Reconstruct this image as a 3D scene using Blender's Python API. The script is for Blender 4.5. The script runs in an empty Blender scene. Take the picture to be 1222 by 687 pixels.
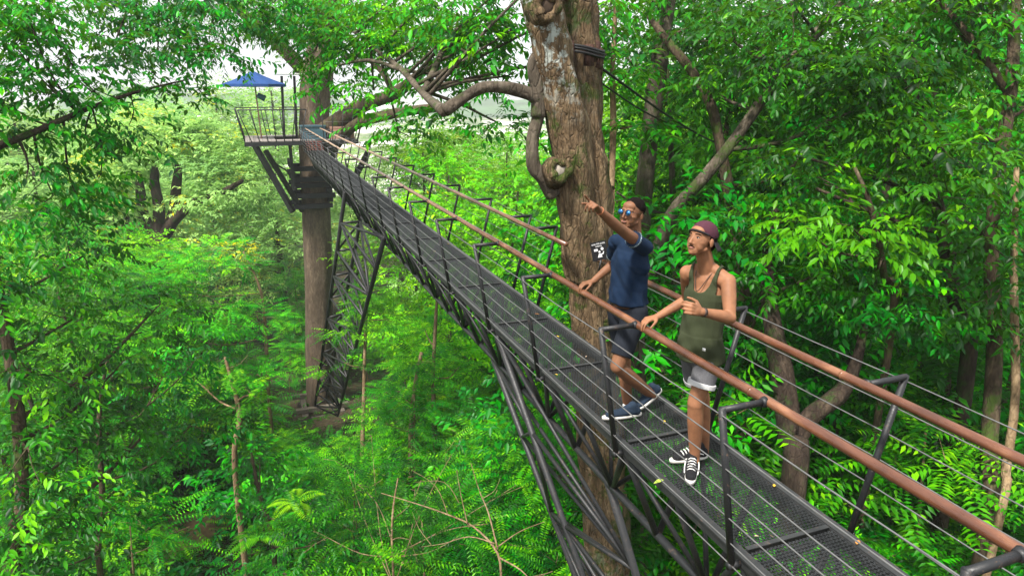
import bpy, bmesh, math, random
import numpy as np
from mathutils import Vector, Matrix, Quaternion
PI = math.pi
SC = bpy.context.scene
COL = SC.collection
R = np.random.default_rng(7)
random.seed(7)

# ------------------------------------------------------------------ survey: camera and where a sight line meets a distance
F, CX, CY, H = 815.0, 611.0, 343.5, 2.57
P = math.atan(233.5 / F); YAW = math.radians(20.7)
def ray(u, v):
    xc, yc = u - CX, CY - v
    up = yc * math.cos(P) - F * math.sin(P); fw = F * math.cos(P) + yc * math.sin(P)
    return Vector((fw * math.sin(YAW) + xc * math.cos(YAW), fw * math.cos(YAW) - xc * math.sin(YAW), up))
def at(u, v, d):                     # d metres of depth
    return Vector((0, 0, H)) + ray(u, v) * (d / F)
def atz(u, v, z):
    r = ray(u, v); return Vector((0, 0, H)) + r * ((z - H) / r.z)
def aty(u, v, y):
    r = ray(u, v); return Vector((0, 0, H)) + r * (y / r.y)
def ground(x, y):
    y0 = np.clip(y, -20, 60)
    far = np.clip((y - 60) / 120, 0, 1)
    z = -8.4 - 0.165 * y0 - 4.5 * far + 0.10 * np.clip(x - 6, 0, 40)
    return z + 0.35 * np.sin(x * 0.31 + y * 0.17) + 0.25 * np.sin(x * 0.11 - y * 0.37)
def gz(x, y): return float(ground(np.float64(x), np.float64(y)))

# ------------------------------------------------------------------ bookkeeping
def tag(o, label=None, cat=None, group=None, kind=None):
    if label: o['label'] = label
    if cat: o['category'] = cat
    if group: o['group'] = group
    if kind: o['kind'] = kind
    return o
def empty(name, loc=(0, 0, 0), **k):
    o = bpy.data.objects.new(name, None); COL.objects.link(o); o.location = loc; o.empty_display_size = .2
    return tag(o, **k)
def link(name, me, mat, parent=None, **k):      # mesh coordinates are world space
    if parent is not None:
        w_ = Vector(parent.location)
        if parent.parent is not None: w_ = w_ + Vector(parent.parent.location)
        me.transform(Matrix.Translation(-w_))
    o = bpy.data.objects.new(name, me); COL.objects.link(o)
    if mat is not None:
        me.materials.clear(); me.materials.append(mat)
    if parent is not None: o.parent = parent
    return tag(o, **k)
def copy_tree(o, loc=None, rz=0, sc=1, parent=None):
    c = o.copy(); COL.objects.link(c)
    if parent is not None:
        c.parent = parent
    else:
        c.location = loc; c.rotation_euler = (0, 0, rz); c.scale = sc if isinstance(sc, tuple) else (sc, sc, sc)
    for ch in [x for x in bpy.data.objects if x.parent == o]: copy_tree(ch, parent=c)
    return c

class MB:
    def __init__(s): s.v = []; s.f = []
    def add(s, vs, fs):
        n = len(s.v); s.v += [tuple(v) for v in vs]; s.f += [tuple(i + n for i in f) for f in fs]; return s
    def box(s, c, d, rot=None):
        c = Vector(c); vs = []
        for x in (-.5, .5):
            for y in (-.5, .5):
                for z in (-.5, .5):
                    p = Vector((x * d[0], y * d[1], z * d[2]))
                    if rot is not None: p = rot @ p
                    vs.append(c + p)
        return s.add(vs, [(0, 1, 3, 2), (4, 6, 7, 5), (0, 4, 5, 1), (2, 3, 7, 6), (0, 2, 6, 4), (1, 5, 7, 3)])
    def bar(s, a, b, w, h=None, up=(0, 0, 1)):
        a, b = Vector(a), Vector(b); h = h or w
        y = (b - a); L = y.length; y.normalize(); z = Vector(up)
        x = y.cross(z)
        if x.length < 1e-4: x = y.cross(Vector((1, 0, 0)))
        x.normalize(); z = x.cross(y)
        return s.box((a + b) / 2, (w, L, h), Matrix((x, y, z)).transposed())
    def tube(s, pts, rad, n=8, cap=True, wob=0, seed=0):
        pts = [Vector(p) for p in pts]; m = len(pts)
        if not hasattr(rad, '__len__'): rad = [rad] * m
        vs = []; fs = []; ref = None
        for i, p in enumerate(pts):
            t = (pts[min(i + 1, m - 1)] - pts[max(i - 1, 0)]).normalized()
            if ref is None: ref = t.orthogonal().normalized()
            else:
                ref = ref - t * ref.dot(t); ref.normalize()
            bi = t.cross(ref)
            for k in range(n):
                a = 2 * PI * k / n
                r = rad[i]
                if wob:
                    r *= 1 + wob * (math.sin(3 * a + i * .35 + seed) * .5 + math.sin(5 * a - i * .23 + seed * 2) * .35 + math.sin(2 * a + i * .9 + seed) * .4)
                vs.append(p + (ref * math.cos(a) + bi * math.sin(a)) * r)
        for i in range(m - 1):
            for k in range(n):
                k2 = (k + 1) % n
                fs.append((i * n + k, i * n + k2, (i + 1) * n + k2, (i + 1) * n + k))
        if cap:
            fs.append(tuple(range(n - 1, -1, -1))); fs.append(tuple((m - 1) * n + k for k in range(n)))
        return s.add(vs, fs)
    def mesh(s, name, smooth=True):
        me = bpy.data.meshes.new(name); me.from_pydata(s.v, [], s.f); me.validate(); me.update()
        if smooth: me.shade_smooth()
        return me
    def build(s, name, mat, parent=None, smooth=True, **k):
        me = s.mesh(name, smooth)
        if parent is not None:        # vertices are given in world space
            w = Vector(parent.location)
            if parent.parent: w = w + Vector(parent.parent.location)
            me.transform(Matrix.Translation(-w))
        o = bpy.data.objects.new(name, me); COL.objects.link(o); me.materials.append(mat)
        if parent is not None: o.parent = parent
        return tag(o, **k)
def smooth_path(pts, k=4):
    pts = [Vector(p) for p in pts]; out = []
    for i in range(len(pts) - 1):
        p0 = pts[max(i - 1, 0)]; p1 = pts[i]; p2 = pts[i + 1]; p3 = pts[min(i + 2, len(pts) - 1)]
        for j in range(k):
            t = j / k
            out.append(.5 * ((2 * p1) + (p2 - p0) * t + (2 * p0 - 5 * p1 + 4 * p2 - p3) * t * t + (3 * p1 - p0 - 3 * p2 + p3) * t ** 3))
    out.append(pts[-1]); return out
def interp(vals, k=4):
    return [vals[i] + (vals[i + 1] - vals[i]) * j / k for i in range(len(vals) - 1) for j in range(k)] + [vals[-1]]

# ------------------------------------------------------------------ materials
class NT:
    def __init__(s, name):
        s.m = bpy.data.materials.new(name); s.m.use_nodes = True; s.t = s.m.node_tree; s.t.nodes.clear()
        s.out = s.n('ShaderNodeOutputMaterial')
    def n(s, t, **k):
        nd = s.t.nodes.new(t)
        for a, b in k.items(): setattr(nd, a, b)
        return nd
    def l(s, a, b): s.t.links.new(a, b)
    def coord(s, scale=(1, 1, 1), kind='Object'):
        c = s.n('ShaderNodeTexCoord'); m = s.n('ShaderNodeMapping'); m.inputs['Scale'].default_value = scale
        s.l(c.outputs[kind], m.inputs['Vector']); return m.outputs[0]
    def noise(s, scale, vec=None, detail=6, rough=.6):
        n = s.n('ShaderNodeTexNoise'); n.inputs['Scale'].default_value = scale; n.inputs['Detail'].default_value = detail; n.inputs['Roughness'].default_value = rough
        if vec is not None: s.l(vec, n.inputs['Vector'])
        return n.outputs['Fac']
    def ramp(s, fac, stops):
        r = s.n('ShaderNodeValToRGB'); e = r.color_ramp.elements
        while len(e) < len(stops): e.new(.5)
        for i, (p, c) in enumerate(stops):
            e[i].position = p; e[i].color = (*c, 1) if len(c) == 3 else c
        s.l(fac, r.inputs[0]); return r.outputs[0]
    def mix(s, fac, a, b, mode='MIX'):
        m = s.n('ShaderNodeMix', data_type='RGBA', blend_type=mode)
        for val, i in ((fac, 0), (a, 6), (b, 7)):
            if hasattr(val, 'links'): s.l(val, m.inputs[i])
            elif i == 0: m.inputs[0].default_value = val
            else: m.inputs[i].default_value = (*val, 1)
        return m.outputs[2]
    def math(s, op, a, b=0):
        m = s.n('ShaderNodeMath', operation=op)
        for i, val in enumerate((a, b)):
            if hasattr(val, 'links'): s.l(val, m.inputs[i])
            else: m.inputs[i].default_value = val
        return m.outputs[0]
    def bsdf(s, col, rough=.6, metal=0, spec=.5, bump=None, bs=.3, bd=.01, **k):
        b = s.n('ShaderNodeBsdfPrincipled')
        for val, i in ((col, 'Base Color'), (rough, 'Roughness'), (metal, 'Metallic')):
            if hasattr(val, 'links'): s.l(val, b.inputs[i])
            else: b.inputs[i].default_value = (*val, 1) if i == 'Base Color' else val
        b.inputs['Specular IOR Level'].default_value = spec
        for a, v in k.items(): b.inputs[a].default_value = v
        if bump is not None:
            bp = s.n('ShaderNodeBump'); bp.inputs['Strength'].default_value = bs; bp.inputs['Distance'].default_value = bd
            s.l(bump, bp.inputs['Height']); s.l(bp.outputs[0], b.inputs['Normal'])
        return b.outputs[0]
    def done(s, sh): s.l(sh, s.out.inputs['Surface']); return s.m

def plain(name, c, rough=.6, metal=0, spec=.5, var=.25, scale=14, bs=.15, bd=.004, **k):
    t = NT(name); f = t.noise(scale, t.coord())
    lo = tuple(x * (1 - var) for x in c); hi = tuple(min(1, x * (1 + var)) for x in c)
    return t.done(t.bsdf(t.ramp(f, [(.3, lo), (.7, hi)]), rough, metal, spec, f, bs, bd, **k))

def leafmat(name, stops, gloss=.42, trans=.38, tcol=(.22, .5, .03)):
    t = NT(name)
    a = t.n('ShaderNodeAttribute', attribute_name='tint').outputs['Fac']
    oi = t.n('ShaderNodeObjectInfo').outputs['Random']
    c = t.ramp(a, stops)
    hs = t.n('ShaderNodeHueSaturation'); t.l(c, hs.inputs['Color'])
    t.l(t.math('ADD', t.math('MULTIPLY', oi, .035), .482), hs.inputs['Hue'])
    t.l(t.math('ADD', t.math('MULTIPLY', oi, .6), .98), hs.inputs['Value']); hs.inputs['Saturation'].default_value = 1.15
    col = hs.outputs[0]
    b = t.bsdf(col, gloss, 0, .20)
    tr = t.n('ShaderNodeBsdfTranslucent')
    tc = t.mix(.55, col, tcol); 
    t.l(t.mix(1.0, tc, (1.0, 1.0, 1.0), 'MULTIPLY'), tr.inputs['Color'])
    m = t.n('ShaderNodeMixShader'); m.inputs[0].default_value = trans
    t.l(b, m.inputs[1]); t.l(tr.outputs[0], m.inputs[2])
    return t.done(m.outputs[0])
LEAF = {
 'deep':  leafmat('leaf_deep_green', [(0, (.003, .020, .005)), (.45, (.014, .095, .012)), (.8, (.042, .22, .018)), (1, (.13, .40, .025))], .42, .26, (.20, .52, .015)),
 'mid':   leafmat('leaf_mid_green', [(0, (.004, .030, .006)), (.45, (.020, .12, .013)), (.8, (.055, .25, .020)), (1, (.17, .43, .03))], .47, .28, (.27, .56, .02)),
 'fern':  leafmat('leaf_feathery_green', [(0, (.010, .065, .014)), (.45, (.040, .19, .022)), (.8, (.115, .35, .03)), (1, (.24, .48, .04))], .55, .28, (.26, .58, .03)),
 'lime':  leafmat('leaf_lime_green', [(0, (.025, .11, .010)), (.4, (.10, .29, .015)), (.8, (.18, .46, .025)), (1, (.32, .56, .03))], .5, .32, (.36, .72, .02)),
 'pale':  leafmat('leaf_pale_green', [(0, (.13, .25, .09)), (.5, (.27, .43, .16)), (.88, (.42, .58, .22)), (1, (.55, .47, .04))], .6, .42, (.36, .62, .08)),  # naturally light leaves, with distance haze also mixed into the colour
 'young': leafmat('leaf_young_green', [(0, (.04, .22, .012)), (.6, (.09, .38, .02)), (1, (.22, .52, .03))], .38, .40, (.28, .68, .02)),
}
def barkmat(name, dark, mid, lite, moss=None, lichen=None, vs=6, bd=.03):
    t = NT(name)
    f1 = t.noise(vs, t.coord((1, 1, .28)), 9, .7); f2 = t.noise(vs * 5, t.coord((1, 1, .35)), 5, .6)
    col = t.ramp(f1, [(.3, dark), (.5, mid), (.7, lite)])
    col = t.mix(t.ramp(f2, [(.35, (0, 0, 0)), (.6, (.5, .5, .5))]), col, dark)
    if moss:
        g = t.noise(2.6, t.coord(), 9, .75)
        col = t.mix(t.ramp(g, [(.52, (0, 0, 0)), (.60, (1, 1, 1))]), col, moss)
    if lichen:
        lc, vlo = lichen
        g = t.noise(8, t.coord(), 8, .68)
        at_ = t.n('ShaderNodeAttribute', attribute_name='lichen').outputs['Fac']
        fac = t.math('MULTIPLY', t.ramp(g, [(vlo, (0, 0, 0)), (vlo + .06, (1, 1, 1))]), at_)
        col = t.mix(fac, col, lc)
    vo = t.n('ShaderNodeTexVoronoi', feature='DISTANCE_TO_EDGE'); vo.inputs['Scale'].default_value = vs * 2.2
    wv = t.n('ShaderNodeMix', data_type='VECTOR'); wv.inputs[0].default_value = .12; t.l(t.coord((1, 1, .22)), wv.inputs[4])
    nz = t.n('ShaderNodeTexNoise'); nz.inputs['Scale'].default_value = 6; t.l(t.coord((1, 1, .5)), nz.inputs['Vector']); t.l(nz.outputs['Color'], wv.inputs[5]); t.l(wv.outputs[1], vo.inputs['Vector'])
    crack = t.ramp(vo.outputs['Distance'], [(.0, (0, 0, 0)), (.09, (1, 1, 1))])
    col = t.mix(crack, t.mix(.32, col, dark), col)
    h = t.math('ADD', t.math('ADD', t.math('MULTIPLY', f1, 1.0), t.math('MULTIPLY', f2, .4)), t.math('MULTIPLY', crack, .22))
    return t.done(t.bsdf(col, .9, 0, .2, h, .9, bd))
BARK = {
 'brown': barkmat('bark_brown', (.025, .017, .011), (.085, .06, .038), (.18, .135, .085), moss=(.05, .08, .015)),
 'grey':  barkmat('bark_grey', (.035, .028, .02), (.11, .088, .065), (.22, .185, .14), moss=(.045, .07, .015)),
 'dark':  barkmat('bark_dark', (.015, .010, .008), (.05, .035, .025), (.11, .08, .055), moss=(.03, .055, .012)),
 'tan':   barkmat('bark_tan', (.09, .055, .03), (.26, .18, .10), (.42, .31, .19)),
 'hero':  barkmat('bark_mottled_mossy', (.035, .024, .013), (.19, .125, .068), (.38, .28, .165), moss=(.045, .070, .010), lichen=((.42, .46, .42), .5), vs=8, bd=.07),
 'far':   barkmat('bark_warm_far', (.045, .032, .022), (.12, .088, .06), (.21, .16, .11), vs=3, bd=.05),
}
def steelmat(name, c, r=.42):
    t = NT(name); f = t.noise(18, t.coord()); g = t.noise(90, t.coord(), 3)
    col = t.ramp(f, [(.35, tuple(x * .75 for x in c)), (.62, c), (.8, tuple(min(1, x * 1.7) for x in c))])
    rust = t.ramp(t.math('MULTIPLY', f, g), [(.33, (0, 0, 0)), (.40, (.45, .45, .45))])
    col = t.mix(rust, col, (.16, .09, .05))
    return t.done(t.bsdf(col, t.ramp(g, [(.3, (r - .1,) * 3), (.7, (r + .2,) * 3)]), .0, .5, g, .12, .002))
STEEL = steelmat('painted_dark_steel', (.011, .012, .014), .5)
STEEL2 = steelmat('weathered_grey_steel', (.028, .030, .031), .58)
CABLE = plain('galvanised_cable', (.13, .13, .13), .5, .3, .5)
def railmat():
    t = NT('red_brown_handrail_paint'); f = t.noise(9, t.coord((1, .35, 1))); g = t.noise(60, t.coord((1, .2, 1)), 3)
    col = t.ramp(f, [(.3, (.05, .018, .010)), (.55, (.12, .045, .022)), (.75, (.26, .12, .06))])
    # paint worn back to tan towards the platform
    c = t.n('ShaderNodeTexCoord'); sx = t.n('ShaderNodeSeparateXYZ'); t.l(c.outputs['Object'], sx.inputs[0])
    w = t.ramp(t.math('ADD', t.math('MULTIPLY', sx.outputs[1], 1 / 34), t.math('MULTIPLY', f, .12)), [(.12, (0, 0, 0)), (.62, (1, 1, 1))])
    col = t.mix(w, col, (.36, .235, .155))
    return t.done(t.bsdf(col, t.ramp(g, [(.3, (.22,) * 3), (.75, (.42,) * 3)]), 0, .6, g, .08, .002))
RAIL = railmat()
def woodmat(name, lo, hi):
    t = NT(name); f = t.noise(5, t.coord((8, 1, 8))); g = t.noise(22, t.coord((1, 1, 1)))
    return t.done(t.bsdf(t.mix(t.ramp(g, [(.3, (0, 0, 0)), (.8, (.6, .6, .6))]), t.ramp(f, [(.3, lo), (.7, hi)]), lo), .85, 0, .2, f, .5, .01))
WOOD = woodmat('weathered_timber', (.07, .05, .035), (.26, .20, .15))
WOODG = woodmat('grey_old_timber', (.06, .05, .04), (.20, .17, .14))
WOODP = woodmat('pinkish_crate_wood', (.30, .16, .12), (.55, .34, .26))
WOODD = woodmat('dark_stained_timber', (.015, .015, .017), (.05, .05, .055))

# ------------------------------------------------------------------ world, light, camera
w = bpy.data.worlds.new('World'); SC.world = w; w.use_nodes = True
nt = w.node_tree; nt.nodes.clear()
o_ = nt.nodes.new('ShaderNodeOutputWorld'); bg = nt.nodes.new('ShaderNodeBackground'); sky = nt.nodes.new('ShaderNodeTexSky')
SUN_EL, SUN_AZ = math.radians(58), math.radians(238)      # azimuth measured clockwise from +Y
sky.sky_type = 'NISHITA'; sky.sun_disc = False; sky.sun_elevation = SUN_EL; sky.sun_rotation = SUN_AZ
sky.air_density = 1.2; sky.dust_density = 4; sky.ozone_density = 1
tc = nt.nodes.new('ShaderNodeTexCoord'); ns = nt.nodes.new('ShaderNodeTexNoise'); ns.inputs['Scale'].default_value = 2.2; ns.inputs['Detail'].default_value = 7
rp = nt.nodes.new('ShaderNodeValToRGB'); rp.color_ramp.elements[0].position = .30; rp.color_ramp.elements[0].color = (.72, .72, .72, 1); rp.color_ramp.elements[1].position = .55
mx = nt.nodes.new('ShaderNodeMix'); mx.data_type = 'RGBA'; mx.inputs[7].default_value = (10.5, 10.8, 11.2, 1)
nt.links.new(tc.outputs['Generated'], ns.inputs['Vector']); nt.links.new(ns.outputs['Fac'], rp.inputs[0]); nt.links.new(rp.outputs[0], mx.inputs[0])
nt.links.new(sky.outputs[0], mx.inputs[6]); nt.links.new(mx.outputs[2], bg.inputs['Color']); bg.inputs['Strength'].default_value = .064
nt.links.new(bg.outputs[0], o_.inputs['Surface'])
sl = bpy.data.lights.new('sun', 'SUN'); sl.energy = 4.4; sl.angle = math.radians(6); sl.color = (1, .95, .87)
so = bpy.data.objects.new('sun', sl); COL.objects.link(so)
sd = Vector((math.sin(SUN_AZ) * math.cos(SUN_EL), math.cos(SUN_AZ) * math.cos(SUN_EL), math.sin(SUN_EL)))
so.rotation_euler = sd.to_track_quat('Z', 'Y').to_euler(); so.location = sd * 60
cd = bpy.data.cameras.new('camera'); cam = bpy.data.objects.new('camera', cd); COL.objects.link(cam); SC.camera = cam
cd.sensor_width = 36; cd.lens = 36 * F / 1222; cd.clip_start = .05; cd.clip_end = 12000
cam.location = (0, 0, H); cam.rotation_euler = (PI / 2 - P, 0, -YAW)
vs = SC.view_settings; vs.view_transform = 'Standard'; vs.look = 'None'; vs.exposure = 1.04; vs.gamma = 1; vs.use_curve_mapping = False
cy = SC.cycles; cy.max_bounces = 7; cy.diffuse_bounces = 3; cy.glossy_bounces = 3; cy.transmission_bounces = 5; cy.volume_bounces = 0; cy.transparent_max_bounces = 6
cy.caustics_reflective = False; cy.caustics_refractive = False; cy.sample_clamp_indirect = 6
try: cy.use_denoising = True; cy.denoiser = 'OPENIMAGEDENOISE'
except Exception: pass

# ------------------------------------------------------------------ ground, hills, haze
soil = NT('forest_floor_soil'); _n = soil.noise(.5, soil.coord()); _n2 = soil.noise(6, soil.coord())
_g = soil.n('ShaderNodeNewGeometry'); _sx = soil.n('ShaderNodeSeparateXYZ'); soil.l(_g.outputs['Position'], _sx.inputs[0])
_near = soil.mix(soil.ramp(_n2, [(.35, (0, 0, 0)), (.65, (1, 1, 1))]), (.025, .020, .012), (.07, .055, .03))
_near = soil.mix(soil.ramp(_n, [(.50, (0, 0, 0)), (.62, (1, 1, 1))]), _near, (.02, .05, .01))
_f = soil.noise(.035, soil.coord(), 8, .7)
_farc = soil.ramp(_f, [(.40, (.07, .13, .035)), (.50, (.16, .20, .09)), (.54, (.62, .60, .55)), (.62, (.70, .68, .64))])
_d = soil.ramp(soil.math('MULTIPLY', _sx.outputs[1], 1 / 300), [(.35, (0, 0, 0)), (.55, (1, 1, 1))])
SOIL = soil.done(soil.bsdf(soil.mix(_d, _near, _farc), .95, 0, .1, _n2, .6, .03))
def polar_sheet(rs, n, fz):
    vs, fs = [(0, 0, fz(0, 0))], []
    for r in rs:
        for k in range(n):
            a = 2 * PI * k / n; x, y = r * math.cos(a), r * math.sin(a); vs.append((x, y, fz(x, y)))
    for k in range(n): fs.append((0, 1 + k, 1 + (k + 1) % n))
    for i in range(len(rs) - 1):
        for k in range(n):
            a = 1 + i * n; k2 = (k + 1) % n; fs.append((a + k, a + n + k, a + n + k2, a + k2))
    return vs, fs
rs = list(np.arange(1.5, 60, 1.5)) + list(np.geomspace(62, 4500, 30))
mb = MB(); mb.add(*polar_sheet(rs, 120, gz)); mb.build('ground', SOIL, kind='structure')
BARE = plain('bare_orange_soil', (.40, .24, .15), .95, 0, .1, .35, 3, .6, .03)
mb = MB(); _c = (-4.0, 23.4); mb.v.append((*_c, gz(*_c) + .12))
for i in range(1, 6):
    for k in range(28):
        a = 2 * PI * k / 28; r = i / 5 * (1.9 + .5 * math.sin(3 * a + 1) + .25 * math.sin(7 * a)); x, y = _c[0] + r * math.cos(a), _c[1] + 1.3 * r * math.sin(a); mb.v.append((x, y, gz(x, y) + (.10 - .09 * (i / 5) ** 3 if i < 5 else -.06)))
mb.f += [(0, 1 + k, 1 + (k + 1) % 28) for k in range(28)] + [(1 + i * 28 + k, 1 + (i + 1) * 28 + k, 1 + (i + 1) * 28 + (k + 1) % 28, 1 + i * 28 + (k + 1) % 28) for i in range(4) for k in range(28)]
mb.build('path', BARE, kind='structure')
HILLM = plain('hill_forest', (.06, .12, .045), .95, 0, .1, .5, .02, 0)
vs_, fs_ = [], []
NX, NY = 90, 8
for j in range(NY):
    for i in range(NX):
        a = math.radians(-75 + 150 * i / (NX - 1)); rr = 560 + 70 * j
        hgt = (16 + 9 * math.sin(i * .33) + 6 * math.sin(i * .81 + 1) + 2 * math.sin(i * 2.3)) * math.sin(PI * j / (NY - 1))
        vs_.append((rr * math.sin(a), rr * math.cos(a), -23.5 + max(hgt, 0) * 1.25))
for j in range(NY - 1):
    for i in range(NX - 1):
        k = j * NX + i; fs_.append((k, k + 1, k + NX + 1, k + NX))
mb = MB(); mb.add(vs_, fs_); mb.build('hills', HILLM, kind='structure')
hz = bpy.data.materials.new('pale_humid_air'); hz.use_nodes = True; hz.node_tree.nodes.clear()
_o = hz.node_tree.nodes.new('ShaderNodeOutputMaterial'); _v = hz.node_tree.nodes.new('ShaderNodeVolumePrincipled')
_v.inputs['Color'].default_value = (.93, .96, .97, 1); _v.inputs['Density'].default_value = .0007; _v.inputs['Anisotropy'].default_value = .1
hz.node_tree.links.new(_v.outputs[0], _o.inputs['Volume'])
HAZE_TOP = 32
mb = MB(); mb.box((0, 0, (HAZE_TOP - 35) / 2), (9400, 9400, HAZE_TOP + 35)); mb.build('haze', hz, smooth=False, kind='stuff')

# pale low buildings down on the plain, seen through the gaps
WHITE = plain('whitewashed_wall', (.72, .72, .70), .8, 0, .3, .06, 3, 0); ROOFG = plain('light_metal_roof', (.60, .61, .62), .5, .2, .4, .08, 2, 0); WIN = plain('dark_window_glass', (.05, .06, .07), .2, 0, .5, .1, 3, 0)
def shed(x, y, L, D, h, rz, label, rm):
    z = gz(x, y); e = empty('low_building', (x, y, z), label=label, cat='building', group='low pale buildings on the plain')
    m = MB(); m.box((0, 0, h / 2), (L, D, h)); o = m.build('wall', WHITE, None, False); o.parent = e
    m = MB(); m.add([(-L / 2 - .5, -D / 2 - .5, h + .01), (L / 2 + .5, -D / 2 - .5, h + .01), (L / 2 + .5, D / 2 + .5, h + .01), (-L / 2 - .5, D / 2 + .5, h + .01), (-L / 2 - .5, 0, h + D * .22), (L / 2 + .5, 0, h + D * .22)],
                    [(0, 1, 5, 4), (2, 3, 4, 5), (0, 4, 3), (1, 2, 5), (0, 3, 2, 1)]); o = m.build('roof', rm, None, False); o.parent = e
    for k in range(int(L / 8)):
        m = MB(); m.box((-L / 2 + 4 + 8 * k, -D / 2 - .03, h * .5), (3, .06, 1.4)); o = m.build('window', WIN, None, False); o.parent = e
    e.rotation_euler = (0, 0, rz)
for i, (u, v, L, D, h, rz) in enumerate([(592, 139, 70, 22, 5, .2), (560, 128, 60, 20, 6, -.1), (630, 131, 46, 20, 7, .3), (440, 138, 44, 18, 5, .1), (470, 150, 50, 20, 5, .35), (250, 150, 40, 16, 6, .1), (225, 128, 60, 20, 6, -.2)]):
    q = atz(u, v, -21)
    shed(q.x, q.y, L, D, h, rz, ['long pale shed low between trees right of the platform tree', 'pale roofed hall farther out on the plain, right of the platform tree', 'taller pale building on the plain beside the mossy trunk', 'small pale building just right of the platform railing', 'pale building with wide roof below the far branches', 'small pale building seen left of the blue parasol', 'long pale building in the haze at far left'][i], [ROOFG, WHITE][i % 2])

# ------------------------------------------------------------------ the walkway
XL, XR, RAILZ, BASEZ = 2.45, 3.13, .955, -.05
WLK = empty('canopy_walkway', (2.8, 4, 0), label='long straight dark steel canopy walkway with mesh deck and red-brown handrails', cat='walkway')
YL = [-.1, 1.33, 2.69, 4.05, 5.55, 7.0, 8.64, 10.27, 11.97, 13.63, 15.6, 17.6, 19.6, 21.6, 23.6, 25.4, 27.1, 28.7, 30.2, 31.7, 33.0]
YR = [-.1, 1.33, 2.67, 4.1, 5.62, 7.66, 8.52, 10.15, 11.9, 13.75, 15.6, 17.6, 19.6, 21.6, 23.6, 25.4, 27.1, 28.7, 30.2, 31.7, 33.0]
YEND = 33.95
def post(side, y):
    if side < 0: b, c, r = Vector((2.375, y, BASEZ)), Vector((2.205, y, RAILZ)), Vector((2.49, y, RAILZ))
    else: b, c, r = Vector((3.235, y, BASEZ)), Vector((3.49, y, RAILZ)), Vector((3.18, y, RAILZ))
    m = MB(); R0 = .0205
    m.tube([b - Vector((0, 0, .03)), c + (c - b) * .012], R0, 12)
    p = m.build('railing_post', STEEL, WLK)
    m = MB(); m.tube([c, r], R0 * .95, 12); m.tube([r - (r - c).normalized() * .035, r], [.024, .031], 12)
    m.build('post_arm', STEEL, p) if False else None
    a = MB(); a.tube([c - (r - c) * .03, r], R0 * .95, 12); a.tube([r - (r - c).normalized() * .03, r - (r - c).normalized() * .004], [.024, .033], 12)
    a.build('post_arm', STEEL, p)
    s = MB(); e = Vector((XL + .02, y, BASEZ - .01)) if side < 0 else Vector((XR - .02, y, BASEZ - .01))
    s.tube([e, b + (b - e).normalized() * .03 + Vector((0, 0, -.01))], .024, 10); s.build('post_foot', STEEL, p)
for y in YL: post(-1, y)
for y in YR: post(1, y)
def seg_cables(side, y0, y1, ys):
    if side < 0: b, c = (2.375, BASEZ), (2.205, RAILZ)
    else: b, c = (3.235, BASEZ), (3.49, RAILZ)
    knots = [y0] + [y for y in ys if y0 < y < y1] + [y1]
    for t in (.0, .16, .33, .49, .65, .81, .975):
        m = MB(); pts = []
        x, z = b[0] + (c[0] - b[0]) * t, b[1] + (c[1] - b[1]) * t
        x += -.012 if side < 0 else .012
        for i, y in enumerate(knots):
            pts.append((x, y, z))
            if i < len(knots) - 1: pts.append((x, (y + knots[i + 1]) / 2, z - .006 - .01 * (.5 - abs(t - .5)) * random.random()))
        m.tube(pts, .0042, 6); m.build('railing_cable', CABLE, WLK)
seg_cables(-1, -2.2, YEND, YL); seg_cables(1, -2.2, 5.62, YR); seg_cables(1, 7.66, YEND, YR)
def rail(x, y0, y1, lab):
    m = MB(); ys = np.arange(y0, y1 + .01, (y1 - y0) / max(2, round((y1 - y0) / .7)))
    m.tube([(x, y, RAILZ + .002 * math.sin(y * 3)) for y in ys], .0275, 16); h = m.build('handrail', RAIL, WLK, label=lab)
    for y in [v for v in YL if y0 < v < y1][::2]:
        m = MB(); m.tube([(x, y + .12, RAILZ), (x, y + .135, RAILZ)], .0295, 16); m.build('rail_joint', RAIL, h)
rail(2.50, -2.2, 33.6, 'handrail nearest the camera, worn to tan towards the platform')
rail(3.165, -2.2, 5.95, 'red-brown handrail behind the two men'); rail(3.165, 6.68, 33.6, 'handrail beyond the mossy trunk, tan towards the platform')
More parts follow.
